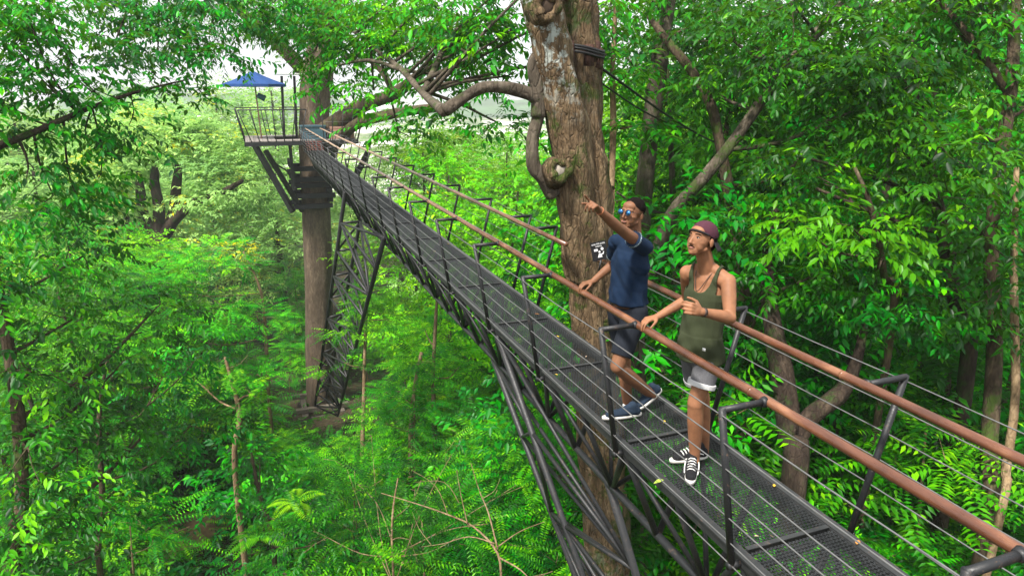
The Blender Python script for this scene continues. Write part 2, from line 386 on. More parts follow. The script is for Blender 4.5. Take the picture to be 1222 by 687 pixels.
# edge channels, crossbars, grating
for x, s in ((XL, -1), (XR, 1)):
    m = MB(); m.box((x, (YEND - 2.2) / 2, -.035), (.05, YEND + 2.2, .07)); m.box((x + .012 * s, (YEND - 2.2) / 2, .006), (.066, YEND + 2.2, .012))
    m.build('edge_channel', STEEL2, WLK, False)
for i, y in enumerate(YL[:-1]):
    m = MB(); m.box(((XL + XR) / 2, y + .02, .012), (XR - XL - .07, .032, .005)); m.box(((XL + XR) / 2, y + .02, -.02), (XR - XL - .06, .008, .05)); m.build('deck_crossbar', STEEL2, WLK, False)
GR = plain('dark_mesh_steel', (.022, .024, .026), .5, .0, .5, .4, 8, 0)
def grating(y0, y1):
    Lg = y1 - y0; Wg = XR - XL - .05; x0 = XL + .025
    m = MB(); sx, sy = .027, .052; slope = sy / sx; wdt = .0068
    def strand(xa, ya, xb, yb):
        a = Vector((xa, ya, 0)); b = Vector((xb, yb, 0)); d = (b - a)
        if d.length < .01: return
        d.normalize(); n = Vector((-d.y, d.x, 0)) * wdt * .5; zz = Vector((0, 0, .005))
        m.add([a - n, a + n, b + n, b - n, a - n - zz, a + n - zz, b + n - zz, b - n - zz], [(0, 3, 2, 1), (0, 1, 5, 4), (1, 2, 6, 5), (2, 3, 7, 6), (3, 0, 4, 7)])
    k = -int(Wg * slope / sy) - 1
    while k * sy < Lg:                       # y = k*sy + slope*x
        ya = k * sy; xa = 0
        if ya < 0: xa = -ya / slope; ya = 0
        xb = Wg; yb = k * sy + slope * Wg
        if yb > Lg: xb = (Lg - k * sy) / slope; yb = Lg
        if xb > xa:
            strand(x0 + xa, y0 + ya, x0 + xb, y0 + yb)
            strand(x0 + Wg - xa, y0 + ya, x0 + Wg - xb, y0 + yb)
        k += 1
    m.build('deck_mesh_panel', GR, WLK, False)
yy = [-2.2] + YL + [YEND]
for a, b in zip(yy[:-1], yy[1:]): grating(a + .045, b - .003)
# triangular truss below: one bottom chord, V struts to both edges
CH = (2.79, -.87)
m = MB(); m.tube([(CH[0], y, CH[1] + .012 * math.sin(y)) for y in np.arange(-2.2, 34.2, .7)], .034, 12); m.build('bottom_chord', STEEL, WLK)
nodes = []
for a, b in zip(YL[:-1], YL[1:]): nodes += [a, (a + b) / 2]
nodes.append(YL[-1])
for i, y in enumerate(nodes):
    for x in (XL, XR):
        m = MB(); m.tube([(x, y, -.06), (CH[0] + (.01 if x > 3 else -.01), y, CH[1])], .0235 if i % 2 else .027, 9); m.build('truss_strut', STEEL, WLK)
    if i % 2 == 0 and i + 1 < len(nodes):
        for x in (XL, XR):
            m = MB(); m.tube([(x, y + .02, -.06), (CH[0], nodes[i + 1] - .02, CH[1])], .024, 9); m.build('truss_diagonal', STEEL, WLK)
            if i + 2 < len(nodes):
                m = MB(); m.tube([(x, nodes[i + 2] - .02, -.06), (CH[0], nodes[i + 1] + .02, CH[1])], .02, 9); m.build('truss_diagonal', STEEL, WLK)

# leaning lattice legs that carry it down to the tree bases
def lattice(tops, bots, n, r, name, label, dark=False):
    root = empty(name, Vector(bots[0]), label=label, cat='support')
    T = [Vector(a) for a in tops]; B = [Vector(a) for a in bots]; k = len(T)
    for i in range(k):
        m = MB(); m.tube([T[i], B[i]], r, 12); m.build('leg_chord', STEEL, root)
    def q(i, t): return T[i].lerp(B[i], t)
    for s in range(n):
        t0, t1 = s / n, (s + 1) / n
        for i in range(k):
            j = (i + 1) % k
            m = MB(); m.tube([q(i, t1), q(j, t1)], r * .62, 8); m.build('lattice_rung', STEEL2 if not dark else STEEL, root)
            m = MB(); m.tube([q(i, t0), q(j, t1)] if (s + i) % 2 else [q(j, t0), q(i, t1)], r * .62, 8); m.build('lattice_brace', STEEL2 if not dark else STEEL, root)
            if dark is None: pass
    return root
lattice([(2.45, 6.95, -.10), (2.79, 8.1, -.87), (2.79, 4.88, -.87)], [(5.0, 4.65, -9.3), (5.2, 5.5, -9.3), (5.5, 4.9, -9.3)], 8, .040, 'lattice_leg', 'thick tube lattice leg leaning down beside the mossy trunk', True)
tp = aty(414, 243, 19.5); tp2 = aty(437, 281, 14.6)
A0 = aty(376, 484, 31.5); A1 = aty(403, 496, 30.6)
LT = lattice([(2.40, 19.6, -.12), (2.62, 15.0, -.55), (2.98, 19.6, -.12)], [A0, A1, A0 + Vector((.55, .3, .1))], 11, .06, 'lattice_leg', 'slim cross-braced lattice leg leaning down to the base of the platform tree', True)
LT.name = 'lattice_leg'

# ------------------------------------------------------------------ leaves
def unit(a): return a / np.maximum(np.linalg.norm(a, axis=-1, keepdims=True), 1e-9)
def leaves_mesh(name, base, d, nrm, L, W, tint, hero=False, quad=False):
    """one mesh of many leaves. base,d,nrm (N,3); L,W,tint (N,)"""
    N = len(base); d = unit(d); s = unit(np.cross(nrm, d)); n = np.cross(d, s); L = L[:, None]; W = W[:, None]
    if hero:
        V = np.stack([base, base + d * L * .22 + s * W * .38 + n * W * .10, base + d * L * .55 + s * W * .46 + n * W * .04 - n * L * .05, base + d * L - n * L * .20,
                      base + d * L * .55 - s * W * .46 + n * W * .04 - n * L * .05, base + d * L * .22 - s * W * .38 + n * W * .10, base + d * L * .45 - n * W * .10 - n * L * .03], 1)
        fq = np.array([[0, 6, 2, 1], [0, 5, 4, 6]]); ft = np.array([[6, 3, 2], [6, 4, 3]])
    elif quad:
        V = np.stack([base, base + d * L * .45 + s * W * .5, base + d * L, base + d * L * .45 - s * W * .5], 1)
        fq = np.array([[0, 3, 2, 1]]); ft = np.zeros((0, 3), int)
    else:
        V = np.stack([base, base + d * L * .42 + s * W * .5 + n * W * .12, base + d * L - n * L * .14, base + d * L * .42 - s * W * .5 + n * W * .12, base + d * L * .5 - n * W * .1], 1)
        fq = np.array([[0, 4, 2, 1], [0, 3, 2, 4]]); ft = np.zeros((0, 3), int)
    k = V.shape[1]; off = (np.arange(N) * k)[:, None, None]
    lq = (fq[None] + off).reshape(N, -1); lt = (ft[None] + off).reshape(N, -1)
    loops = np.concatenate([lq, lt], 1).ravel()
    tot = np.tile(np.r_[np.full(len(fq), 4), np.full(len(ft), 3)], N)
    me = bpy.data.meshes.new(name)
    me.vertices.add(N * k); me.vertices.foreach_set('co', V.astype(np.float32).ravel())
    me.loops.add(len(loops)); me.loops.foreach_set('vertex_index', loops.astype(np.int32))
    me.polygons.add(len(tot)); me.polygons.foreach_set('loop_start', np.r_[0, np.cumsum(tot)[:-1]].astype(np.int32))
    at_ = me.attributes.new('tint', 'FLOAT', 'POINT'); at_.data.foreach_set('value', np.repeat(np.clip(tint, 0, 1), k).astype(np.float32))
    me.update(calc_edges=True); me.validate()
    if hero: me.shade_smooth()
    return me
STY = {  # leaf length, width ratio, leaves per spray, spray length, droop
 'broad': dict(L=.132, W=.40, n=10, sl=.42, droop=.55, hero=True),
 'broad2': dict(L=.17, W=.42, n=7, sl=.40, droop=.45),
 'fine': dict(L=.145, W=.46, n=9, sl=.42, droop=.25),
 'fern': dict(L=.15, W=.34, n=16, sl=.62, droop=.30, frond=True),
 'frond': dict(L=.088, W=.28, n=28, sl=.72, droop=.35, frond=True),
 'far':  dict(L=.27, W=.55, n=7, sl=.6, droop=.3, quad=True),
 'farf':  dict(L=.34, W=.30, n=8, sl=.7, droop=.2, quad=True),
}
def sprays(C, D, st, rng, ctint, tv=.35):
    """C,D: spray origin and direction (S,3)"""
    S = len(C); n = st['n']; D = unit(D); up = np.array([0, 0, 1.])
    side = np.cross(D, up) + rng.normal(0, .15, (S, 3)); side = unit(side); nn = unit(np.cross(side, D))
    t = (np.arange(n) + .7) / n
    sl = st['sl'] * rng.uniform(.75, 1.25, S)
    P_ = C[:, None] + D[:, None] * (t[None, :, None] * sl[:, None, None]) - up * (st['droop'] * .5 * sl[:, None, None] * (t ** 2)[None, :, None])
    sg = np.where(np.arange(n) % 2 == 0, 1., -1.)[None, :, None]
    if st.get('frond'):
        P_ = np.repeat(P_[:, ::2][:, :n // 2], 2, axis=1)[:, :n]
        tt = np.repeat(t[::2], 2)[:n]
        d = D[:, None] * .35 + side[:, None] * sg * 1.0 - up * .16 + rng.normal(0, .06, (S, n, 3))
        L = st['L'] * (1.15 - np.abs(tt - .45) * .9)[None] * rng.uniform(.85, 1.15, (S, 1)) * np.ones((S, n))
        nr = nn[:, None] + rng.normal(0, .1, (S, n, 3))
    else:
        d = D[:, None] * .55 + side[:, None] * sg * .8 - up * st['droop'] * rng.uniform(.4, 1.3, (S, n, 1)) + rng.normal(0, .22, (S, n, 3))
        L = st['L'] * rng.uniform(.55, 1.3, (S, n)) * rng.uniform(.8, 1.15, (S, 1)) * np.ones((S, n))
        nr = up + nn[:, None] * .4 + rng.normal(0, .38, (S, n, 3))
    W = L * st['W']
    T = ctint[:, None] + rng.normal(0, tv * .35, (S, n))
    return P_.reshape(-1, 3), d.reshape(-1, 3), nr.reshape(-1, 3), L.ravel(), W.ravel(), T.ravel()
def crown_data(blobs, style, rng, cr=.55, spc=16, dens=1.0, flat=.42, tint0=.45):
    """blobs: (centre, (rx,ry,rz)); returns leaf arrays and the ends of the limbs"""
    st = STY[style]; Cs = []; Ds = []; Ts = []; ends = []
    for c, r in blobs:
        c = np.array(c, float); r = np.array(r if hasattr(r, '__len__') else (r, r, r), float)
        nc = max(3, int(dens * 1.5 * (r[0] * r[1] * r[2]) ** (2 / 3) / (cr * cr) * 1.2))
        u = unit(rng.normal(0, 1, (nc, 3))); rad = rng.uniform(.35, 1.08, (nc, 1)) ** .6
        cc = c + u * rad * r * (1 + .18 * np.sin(u[:, :1] * 5 + u[:, 1:2] * 4 + c[0]))
        ct = rng.normal(tint0, .24, nc); crr = cr * rng.uniform(.6, 1.35, nc)
        for i in range(nc):
            k = max(3, int(spc * (crr[i] / cr) ** 2 * rng.uniform(.7, 1.2)))
            o = rng.normal(0, 1, (k, 3)) * crr[i] * np.array([.6, .6, .6 * flat])
            Cs.append(cc[i] + o); dd = unit(o + 1e-6) * .8 + u[i] * .5 + rng.normal(0, .35, (k, 3)); dd[:, 2] = dd[:, 2] * .5 + .02
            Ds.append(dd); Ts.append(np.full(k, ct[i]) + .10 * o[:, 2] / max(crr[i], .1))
        ends.append(cc)
    Cs = np.concatenate(Cs); Ds = np.concatenate(Ds); Ts = np.concatenate(Ts)
    return sprays(Cs, Ds, st, rng, Ts), ends, (Cs, Ds)
def crown_mesh(name, blobs, style, rng, **k):
    a, ends, cd_ = crown_data(blobs, style, rng, **k); st = STY[style]
    return leaves_mesh(name, *a, hero=st.get('hero', False), quad=st.get('quad', False)), ends, cd_
def limb_tubes(m, trunk, tr, ends, rng, every=1, r0=.035, n=5):
    T = np.array([tuple(p) for p in trunk])
    for cc in ends:
        c = cc.mean(0); zc = c[2]; every_ = every
        # one limb to the blob, then thinner ones to its clusters
        ds = np.linalg.norm(T[:, :2] - c[:2], axis=1) + np.abs(T[:, 2] - (zc - .35 * np.linalg.norm(T[:, :2] - c[:2], axis=1))) * .9
        i = int(ds.argmin()); p = T[i]; rl = min(tr[i] * .5, max(r0 * 1.1, .012 * np.linalg.norm(c - p) + r0 * .7))
        mid = (p + c) / 2 + np.array([0, 0, -.06 * np.linalg.norm(c - p)]) + rng.normal(0, .06, 3) * np.linalg.norm(c - p)
        m.tube(smooth_path([p, mid, c], 4), interp([rl, rl * .75, rl * .45], 4), n + 1)
        for e in cc[::every]:
            s = c * .55 + mid * .45 if rng.random() < .5 else c
            q = (s + e) / 2 + rng.normal(0, .08, 3) * np.linalg.norm(e - s)
            m.tube([s, q, e], [rl * .38, rl * .26, .006], n - 1 if n > 4 else 4, False)
def make_tree(name, label, cat, trunk, tr, blobs, style, leaf, bark, group=None, every=2, seed=1, limbs=True, nside=9, root=None, wob=.10, r0=.03, tname='trunk', **k):
    rng = np.random.default_rng(seed)
    root = root or empty(name, Vector(trunk[0]), label=label, cat=cat, group=group)
    path = smooth_path(trunk, 4); rr = interp(tr, 4)
    m = MB(); m.tube(path, rr, nside, wob=wob, seed=seed)
    if blobs:
        me, ends, _ = crown_mesh('crown', blobs, style, rng, **k)
        if limbs: limb_tubes(m, path, rr, ends, rng, every, r0)
    m.build(tname, BARK[bark], root)
    if blobs: link('crown', me, LEAF[leaf], root)
    return root

# ------------------------------------------------------------------ the mossy trunk beside the walkway
def px(pts, y): return [tuple(aty(u, v, y)) for u, v in pts]
def pd(pts): return [tuple(at(*p)) for p in pts]
HT = empty('mossy_tree', Vector((3.9, 7.1, gz(3.9, 7.1))), label='big mottled mossy tree with twin stems growing through the rail gap', cat='tree')
tr_ = px([(724, 700), (719, 560), (714, 450), (706, 350), (700, 262), (695, 200), (690, 150)], 7.1)
tr_ = [(3.95, 7.1, gz(3.9, 7.1) - .3), (3.9, 7.1, -5)] + tr_
def fine_tube(path, rad, n, wob, seed, disp, k=9, lich=None):
    """a trunk surface fine enough to carry real ridges, knots and hollows"""
    p = smooth_path(path, k); rr = interp(rad, k); m = MB(); m.tube(p, rr, n, wob=wob, seed=seed); me = m.mesh('trunk')
    nv = len(me.vertices); co = np.zeros(nv * 3, np.float32); me.vertices.foreach_get('co', co); co = co.reshape(-1, 3)
    cen = np.repeat(np.array([tuple(q) for q in p]), n, 0)[:nv]; out = unit(co - cen); z = co[:, 2]; a = np.arctan2(out[:, 1], out[:, 0])
    d = disp * (np.abs(np.sin(a * 4 + np.sin(z * 1.7 + seed) * 1.1)) - .5 + .5 * np.sin(a * 9 + z * 2.3 + seed) * np.sin(z * 3.1) + .35 * np.sin(a * 17 + z * 5 + 2 * np.sin(z * 2)))
    co = co + out * d[:, None]
    me.vertices.foreach_set('co', co.astype(np.float32).ravel())
    at_ = me.attributes.new('lichen', 'FLOAT', 'POINT'); v = np.zeros(nv) if lich is None else lich(co, out)
    at_.data.foreach_set('value', v.astype(np.float32)); me.update(); return me
link('trunk', fine_tube(tr_, [.42, .35, .295, .285, .278, .280, .30, .27, .12], 72, .15, 3, .034, lich=lambda c, o: np.clip(-.3 - .12 * c[:, 2], 0, .25)), BARK['hero'], HT)
ls = px([(698, 335), (692, 262), (680, 165), (668, 105), (655, 45), (645, 0), (636, -60), (622, -160)], 6.95)
link('stem', fine_tube(ls, [.16, .22, .225, .205, .20, .195, .18, .16], 48, .10, 5, .014, lich=lambda c, o: np.clip((c[:, 2] - 2.2) * 1.2, 0, 1) * np.clip(.75 - o[:, 0] * .6 - o[:, 1] * .5, 0, 1)), BARK['hero'], HT, label='left stem patched with pale lichen')
rs_ = px([(703, 335), (700, 262), (694, 165), (692, 100), (687, 30), (684, -40), (690, -170)], 7.25)
link('stem', fine_tube(rs_, [.18, .25, .25, .235, .235, .23, .2], 56, .12, 8, .026, lich=lambda c, o: np.full(len(c), .05)), BARK['hero'], HT, label='right stem, darker and furrowed')
m = MB(); b1 = px([(662, 232), (648, 212), (636, 196), (636, 165), (642, 140), (640, 118), (612, 106), (578, 104), (552, 118), (530, 133)], 7.0)
b1 = [Vector(p) for p in b1]; m.tube(smooth_path(b1, 5), interp([.10, .085, .075, .068, .068, .075, .065, .056, .058, .062], 5), 14, wob=.12, seed=2)
m.tube(smooth_path(px([(642, 140), (643, 110), (636, 80), (640, 66)], 7.0), 4), interp([.09, .08, .06, .05], 4), 10, wob=.15)
top1 = [b1[-1]] + [Vector(p) for p in pd([(505, 112, 9.6), (480, 84, 10.5), (452, 62, 11.5), (425, 40, 12.5), (380, 15, 14)])]
m.tube(smooth_path(top1, 5), interp([.06, .05, .045, .035, .028, .015], 5), 9, wob=.1)
top2 = [b1[-1]] + [Vector(p) for p in pd([(500, 138, 10), (468, 122, 11), (440, 128, 12), (400, 95, 13)])]
m.tube(smooth_path(pd([(500, 100, 9.8), (530, 84, 9.6), (560, 70, 9.8), (545, 55, 10)]), 4), interp([.03, .03, .03, .01], 4), 7)
m.tube(smooth_path(pd([(505, 112, 9.6), (520, 80, 10), (535, 55, 10.5), (600, 20, 10)]), 4), interp([.05, .05, .04, .02], 4), 7)
m.tube(smooth_path(pd([(480, 84, 10.5), (440, 72, 11.5), (405, 78, 12.5)]), 4), interp([.035, .03, .02], 4), 7)
m.tube(smooth_path(pd([(640, 118, 9), (652, 60, 9.3), (700, 0, 9.6), (760, -40, 10)]), 4), interp([.05, .05, .04, .02], 4), 7)
HTB = m
# knots: a swollen ring round a pale healed scar
for (u, v, y, r, nm) in ((668, 203, 6.72, .115, 'knot'), (653, 8, 6.70, .13, 'knot')):
    c = aty(u, v, y); n = (Vector((-.2, -1, .25)) if v > 100 else Vector((-.1, -1, .1))).normalized(); t1 = n.orthogonal().normalized(); t2 = n.cross(t1)
    m = MB(); ring = [c + (t1 * math.cos(a) + t2 * math.sin(a)) * r * (.8 + .1 * math.sin(3 * a)) for a in np.linspace(0, 2 * PI, 25)]
    m.tube(ring, [.045 + .01 * math.sin(5 * i) for i in range(25)], 9, False); m.tube([c - n * .22, c - n * .02], [r * 1.5, r * .95], 20, wob=.1)
    kn = m.build(nm, BARK['hero'], HT)
    m = MB(); m.tube([c - n * .03, c + n * .012, c + n * .02], [r * .66, r * .6, r * .2], 16, wob=.12); m.build('scar', plain('healed_scar_wood', (.26, .23, .19) if v > 100 else (.05, .035, .025), .9, 0, .1, .3, 30, .5), kn)
rng = np.random.default_rng(5)
bl = [(at(560, 18, 10.2), .75), (at(610, 40, 9.6), .55), (at(600, 92, 10), .42), (at(522, 40, 11), .8), (at(470, 50, 12), .7), (at(470, 10, 12.5), .9), (at(405, 20, 13.5), 1.0),
      (at(425, 72, 13.5), .55), (at(560, 60, 10.4), .45), (at(478, 150, 12.5), .42), (at(345, 8, 15), 1.2), (at(590, 60, 9.4), .4), (at(515, 135, 11.5), .28), (at(650, -30, 9), .8), (at(740, -10, 10), .8), (at(735, 60, 10.5), .45), (at(430, 45, 13), .8), (at(500, 15, 11.5), .8), (at(380, 60, 13.5), .6), (at(600, 5, 10), .7), (at(455, 105, 12.5), .35), (at(540, 100, 11), .35), (at(500, 70, 11.5), .5), (at(390, 105, 13.5), .3), (at(610, 150, 10.5), .4)]
bl = [(tuple(c), (r, r, r * .6)) for c, r in bl]
a_, ends_, _ = crown_data(bl, 'broad', rng, cr=.34, spc=9, dens=1.5)
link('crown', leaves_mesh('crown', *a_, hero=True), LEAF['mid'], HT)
m = HTB; src = np.array([tuple(p) for p in smooth_path(top1, 5) + smooth_path(b1, 3)])
for cc in ends_:
    c = cc.mean(0); p = src[np.linalg.norm(src - c, axis=1).argmin()]
    m.tube([p, (p + c) / 2 + (0, 0, .05), c], [.03, .022, .014], 6)
    for e in cc[::2]: m.tube([c, e], [.011, .005], 4, False)
m.build('branch', BARK['grey'], HT)
# timber wedges and the wire rope round the stems
KW = empty('wedged_rope_collar', aty(702, 66, 6.9), label='dark wire rope wound over timber wedges high on the mossy trunk', cat='rope collar')
cc = aty(690, 66, 7.20)
for k, (u, v) in enumerate([(674, 58), (679, 62), (703, 66), (710, 62), (714, 70)]):
    p = aty(u, v, 6.97 + .03 * k * (k > 2)); m = MB(); m.box(p, (.10, .06, .22), Matrix.Rotation(.15 * k, 3, 'Z') @ Matrix.Rotation(.12 * (k - 2), 3, 'Y')); m.build('timber_wedge', woodmat('wedge_timber', (.03, .015, .01), (.12, .06, .045)), KW)
ROPE = plain('black_wire_rope', (.012, .012, .013), .6, .2, .4)
for dz in (0, .035, .06):
    m = MB(); m.tube([cc + Vector((.285 * math.cos(a), .275 * math.sin(a), dz + .03 * math.sin(a * 2))) for a in np.linspace(0, 2 * PI, 33)], .016, 8, False); m.build('rope_turn', ROPE, KW)
for a, b, nm in (((716, 80, 8.0), (905, 186, 16), 0), ((712, 95, 8.0), (825, 155, 12), 1)):
    p, q = at(*a), at(*b); m = MB(); L_ = (q - p).length
    m.tube([p.lerp(q, t) - Vector((0, 0, .06 * L_ * math.sin(PI * t) * .35)) for t in np.linspace(0, 1, 14)], .016 if nm == 0 else .011, 7)
    o = m.build('guy_rope', ROPE); tag(o, ['thicker black guy rope running right from the mossy trunk into the foliage', 'thinner black guy rope just under the thicker one, right of the mossy trunk'][nm], 'rope')

# ------------------------------------------------------------------ platform tree
FT = empty('platform_tree', Vector((2.1, 36.3, gz(2.1, 36.3))), label='tall bare-trunked tree holding up the round viewing platform', cat='tree')
tq = [(2.0, 36.4, gz(2.1, 36.3) - .5)] + px([(382, 484), (381, 400), (379, 300), (377, 230), (375, 150), (377, 100), (384, 50), (392, 0), (400, -60)], 36.3)
link('trunk', fine_tube(tq, [.85, .76, .73, .70, .70, .72, .74, .66, .55, .45], 30, .06, 4, .03, 5), BARK['far'], FT)
m = MB()
for pts, rad in (([(385, 158, 33.2), (430, 128, 33), (470, 112, 31), (505, 85, 30), (540, 60, 29)], [.42, .34, .27, .2, .1]), ([(395, 178, 34), (420, 152, 32.5), (450, 140, 31), (500, 131, 29.5), (535, 128, 28)], [.3, .26, .24, .2, .16]),
                 ([(380, 105, 36.8), (350, 70, 36), (320, 42, 36), (285, 12, 36), (250, -20, 35)], [.4, .36, .3, .25, .15]), ([(470, 112, 31), (455, 85, 31), (430, 65, 31), (405, 72, 31)], [.16, .14, .12, .05]), ([(384, 50, 36.8), (430, 20, 36), (480, -20, 35)], [.3, .2, .12])):
    m.tube(smooth_path(pd(pts), 4), interp(rad, 4), 10, wob=.1, seed=len(rad))
rng = np.random.default_rng(15)
bl = [((u, v), d, r) for (u, v), d, r in (((300, 20), 34, 2.2), ((250, 0), 34, 2.4), ((350, 30), 34, 1.9), ((395, 45), 31, 1.2), ((440, 25), 32, 2.0), ((500, 40), 30, 1.9), ((395, 0), 35, 2.5), ((550, 50), 29, 1.5), ((350, 70), 33.5, .7), ((240, 65), 33, 1.2), ((365, 85), 32, .6), ((400, 85), 31.6, .7), ((440, 85), 31, .9), ((210, 40), 34, 1.8), ((560, 95), 28, .9), ((470, 60), 30, 1.2), ((465, 138), 30, .8), ((420, 110), 31, .4))]
bl = [(tuple(at(*uv, d)), (r, r, r * .55)) for uv, d, r in bl]
a_, ends_, _ = crown_data(bl, 'broad2', rng, cr=.5, spc=13, dens=1.0)
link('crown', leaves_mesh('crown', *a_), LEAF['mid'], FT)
for cc in ends_:
    c = cc.mean(0)
    for e in cc[::2]: m.tube([c, (c + e) / 2, e], [.05, .035, .012], 4, False)
m.build('branch', BARK['brown'], FT)
# sleepers stacked at the foot and the collar under the platform
def stack(name, label, centre, half, levels, mat, r, dark=False):
    e = empty(name, centre, label=label, cat='timber collar')
    for l in range(levels):
        for s in (-1, 1):
            z = centre.z + l * .26; off = r + .17; j = random.uniform(-.15, .15)
            m = MB()
            if l % 2: m.box((centre.x + s * off, centre.y + j, z), (.26, 2 * half, .22), Matrix.Rotation(random.uniform(-.05, .05), 3, 'Z'))
            else: m.box((centre.x + j, centre.y + s * off, z), (2 * half, .26, .22), Matrix.Rotation(random.uniform(-.05, .05), 3, 'Z'))
            m.build('sleeper', mat, e, False)
    return e
c0 = aty(386, 500, 35.6)
stack('sleeper_stack', 'grey weathered sleepers stacked round the foot of the platform tree', Vector((c0.x, c0.y, c0.z + .1)), 1.35, 5, WOODG, .78)
c1 = aty(372, 236, 36.3)
stack('timber_collar', 'dark timbers clamped round the trunk under the platform', Vector((c1.x, c1.y, c1.z - .3)), .95, 5, WOODD, .66)
c2 = aty(371, 205, 36.3)
stack('timber_collar', 'smaller dark timbers stacked just below the platform floor', Vector((c2.x - .1, c2.y - .2, c2.z - .25)), 1.0, 4, WOODD, .70)

# ------------------------------------------------------------------ viewing platform
PF = empty('viewing_platform', (2.3, 36.3, .2), label='dark steel viewing platform round the tall tree at the far end of the walkway', cat='platform')
FL, X0, X1, Y0, Y1 = .40, -.15, 4.9, 34.0, 38.8
DECKW = woodmat('grey_deck_boards', (.16, .14, .13), (.34, .31, .28))
m = MB(); nb_ = 26
for i in range(nb_):
    x = X0 + (X1 - X0) * (i + .5) / nb_
    if 1.25 < x < 3.2: m.box((x, (Y0 + 35.1) / 2, FL - .02), ((X1 - X0) / nb_ - .012, 35.1 - Y0, .035)); m.box((x, (37.5 + Y1) / 2, FL - .02), ((X1 - X0) / nb_ - .012, Y1 - 37.5, .035))
    else: m.box((x, (Y0 + Y1) / 2, FL - .02), ((X1 - X0) / nb_ - .012, Y1 - Y0, .035))
m.build('floor_boards', DECKW, PF, False)
for a, b in (((X0, Y0), (X1, Y0)), ((X0, Y1), (X1, Y1)), ((X0, Y0), (X0, Y1)), ((X1, Y0), (X1, Y1))):
    m = MB(); m.bar((*a, FL - .13), (*b, FL - .13), .09, .18); m.build('edge_beam', STEEL, PF, False)
for y in (35.0, 37.6): m = MB(); m.bar((X0, y, FL - .16), (X1, y, FL - .16), .1, .2); m.build('floor_beam', STEEL, PF, False)
RT = 1.80
def prail(a, b, oa, ob, nbar):
    a, b, oa, ob = Vector((*a, FL - .1)), Vector((*b, FL - .1)), Vector((*oa, RT)), Vector((*ob, RT))
    m = MB(); m.tube([oa, ob], .028, 8); m.build('platform_rail', STEEL2, PF)
    for i in range(nbar):
        t = i / (nbar - 1); m = MB(); m.tube([a.lerp(b, t), oa.lerp(ob, t)], .022, 7); m.build('platform_baluster', STEEL, PF)
    for s in (.3, .62):
        m = MB(); m.tube([a.lerp(oa, s), b.lerp(ob, s)], .007, 5); m.build('platform_cable', CABLE, PF)
prail((X0 + .3, Y0), (2.25, Y0), (-.34, Y0 - .25), (2.62, Y0 - .2), 7)
prail((3.35, Y0), (X1, Y0), (3.3, Y0 - .2), (5.3, Y0 - .25), 5)
prail((X0, Y0 + .3), (X0, Y1), (-.45, Y0 - .1), (-.5, Y1 + .2), 7)
prail((X1, Y0 + .2), (X1, Y1), (5.3, Y0 - .1), (5.3, Y1 + .2), 7)
prail((X0, Y1), (X1, Y1), (-.5, Y1 + .3), (5.3, Y1 + .3), 9)
for a, b, r in ((aty(317, 180, 34.2), aty(361, 252, 35.7), .085), (aty(440, 180, 34.4), aty(412, 235, 35.9), .10), ((X0 + .3, Y1 - .3, FL - .2), (1.8, 36.9, -3.4), .11), ((X1 - .3, Y1 - .3, FL - .2), (2.9, 36.9, -3.2), .11)):
    m = MB(); m.bar(a, b, r * 2, r * 2.2); m.build('brace_beam', STEEL, PF, False)
m = MB(); m.tube(smooth_path([aty(322, 186, 35), aty(330, 196, 35), aty(343, 205, 35), aty(352, 222, 35.3)], 4), .04, 7); m.build('curved_brace', WOODD, PF)
for x in (1.82, 3.75): m = MB(); m.bar((x, 34.7, -2.0), (x, 34.7, FL - .15), .18, .14); m.build('hanger_post', STEEL, PF, False)
for i in range(5):
    m = MB(); m.box(((XL + XR) / 2 + .05, 33.0 + .2 * i, .03 + .075 * i), (.72, .17, .03)); m.build('step_tread', plain('red_brown_tread', (.16, .045, .035), .6), PF, False)
for u0, u1, y in ((336.5, 339.5, 36.2), (351.5, 354.5, 36.6)):
    a = aty(u0, 96, y); b = aty(u1, 167, y); m = MB(); m.bar((b.x, y, FL - .02), (a.x, y, a.z + .2), .12, .12); m.build('canopy_post', STEEL, PF, False)
m = MB(); a = aty(334, 94, 36.3); m.box((a.x + .9, 36.5, a.z + .22), (2.3, 1.3, .05)); m.build('canopy_sheet', WHITE, PF, False)
# parasol
pc = aty(303, 96, 36.0); PX_, PZ_ = .5, 2.93
PA = empty('parasol', (PX_, 36, FL), label='blue fabric parasol open at the left side of the platform', cat='parasol')
BLUE = plain('blue_canvas', (.016, .055, .18), .8, 0, .2, .15, 6)
m = MB(); n_ = 8; vs_ = [(PX_, 36, PZ_ + .62)]
for rr, zz in ((.5, .38), (1.0, .18), (1.54, .0), (1.55, -.12)):
    for k in range(n_):
        a = 2 * PI * (k + .5) / n_; vs_.append((PX_ + rr * math.cos(a), 36 + rr * math.sin(a), PZ_ + zz))
fs_ = [(0, 1 + k, 1 + (k + 1) % n_) for k in range(n_)] + [(1 + i * n_ + k, 1 + (i + 1) * n_ + k, 1 + (i + 1) * n_ + (k + 1) % n_, 1 + i * n_ + (k + 1) % n_) for i in range(3) for k in range(n_)]
m.add(vs_, fs_); me = m.mesh('canopy', False); o = link('canopy', me, BLUE, PA); md = o.modifiers.new('thick', 'SOLIDIFY'); md.thickness = .012
m = MB(); m.tube([(PX_ + .1, 36, FL), (PX_ + .02, 36, PZ_ + .60)], .035, 8); m.build('pole', WOODP, PA)
for k in range(n_):
    a = 2 * PI * (k + .5) / n_; m = MB(); m.tube([(PX_, 36, PZ_ + .57), (PX_ + 1.50 * math.cos(a), 36 + 1.42 * math.sin(a), PZ_ - .03)], .012, 5); m.build('rib', STEEL, PA)
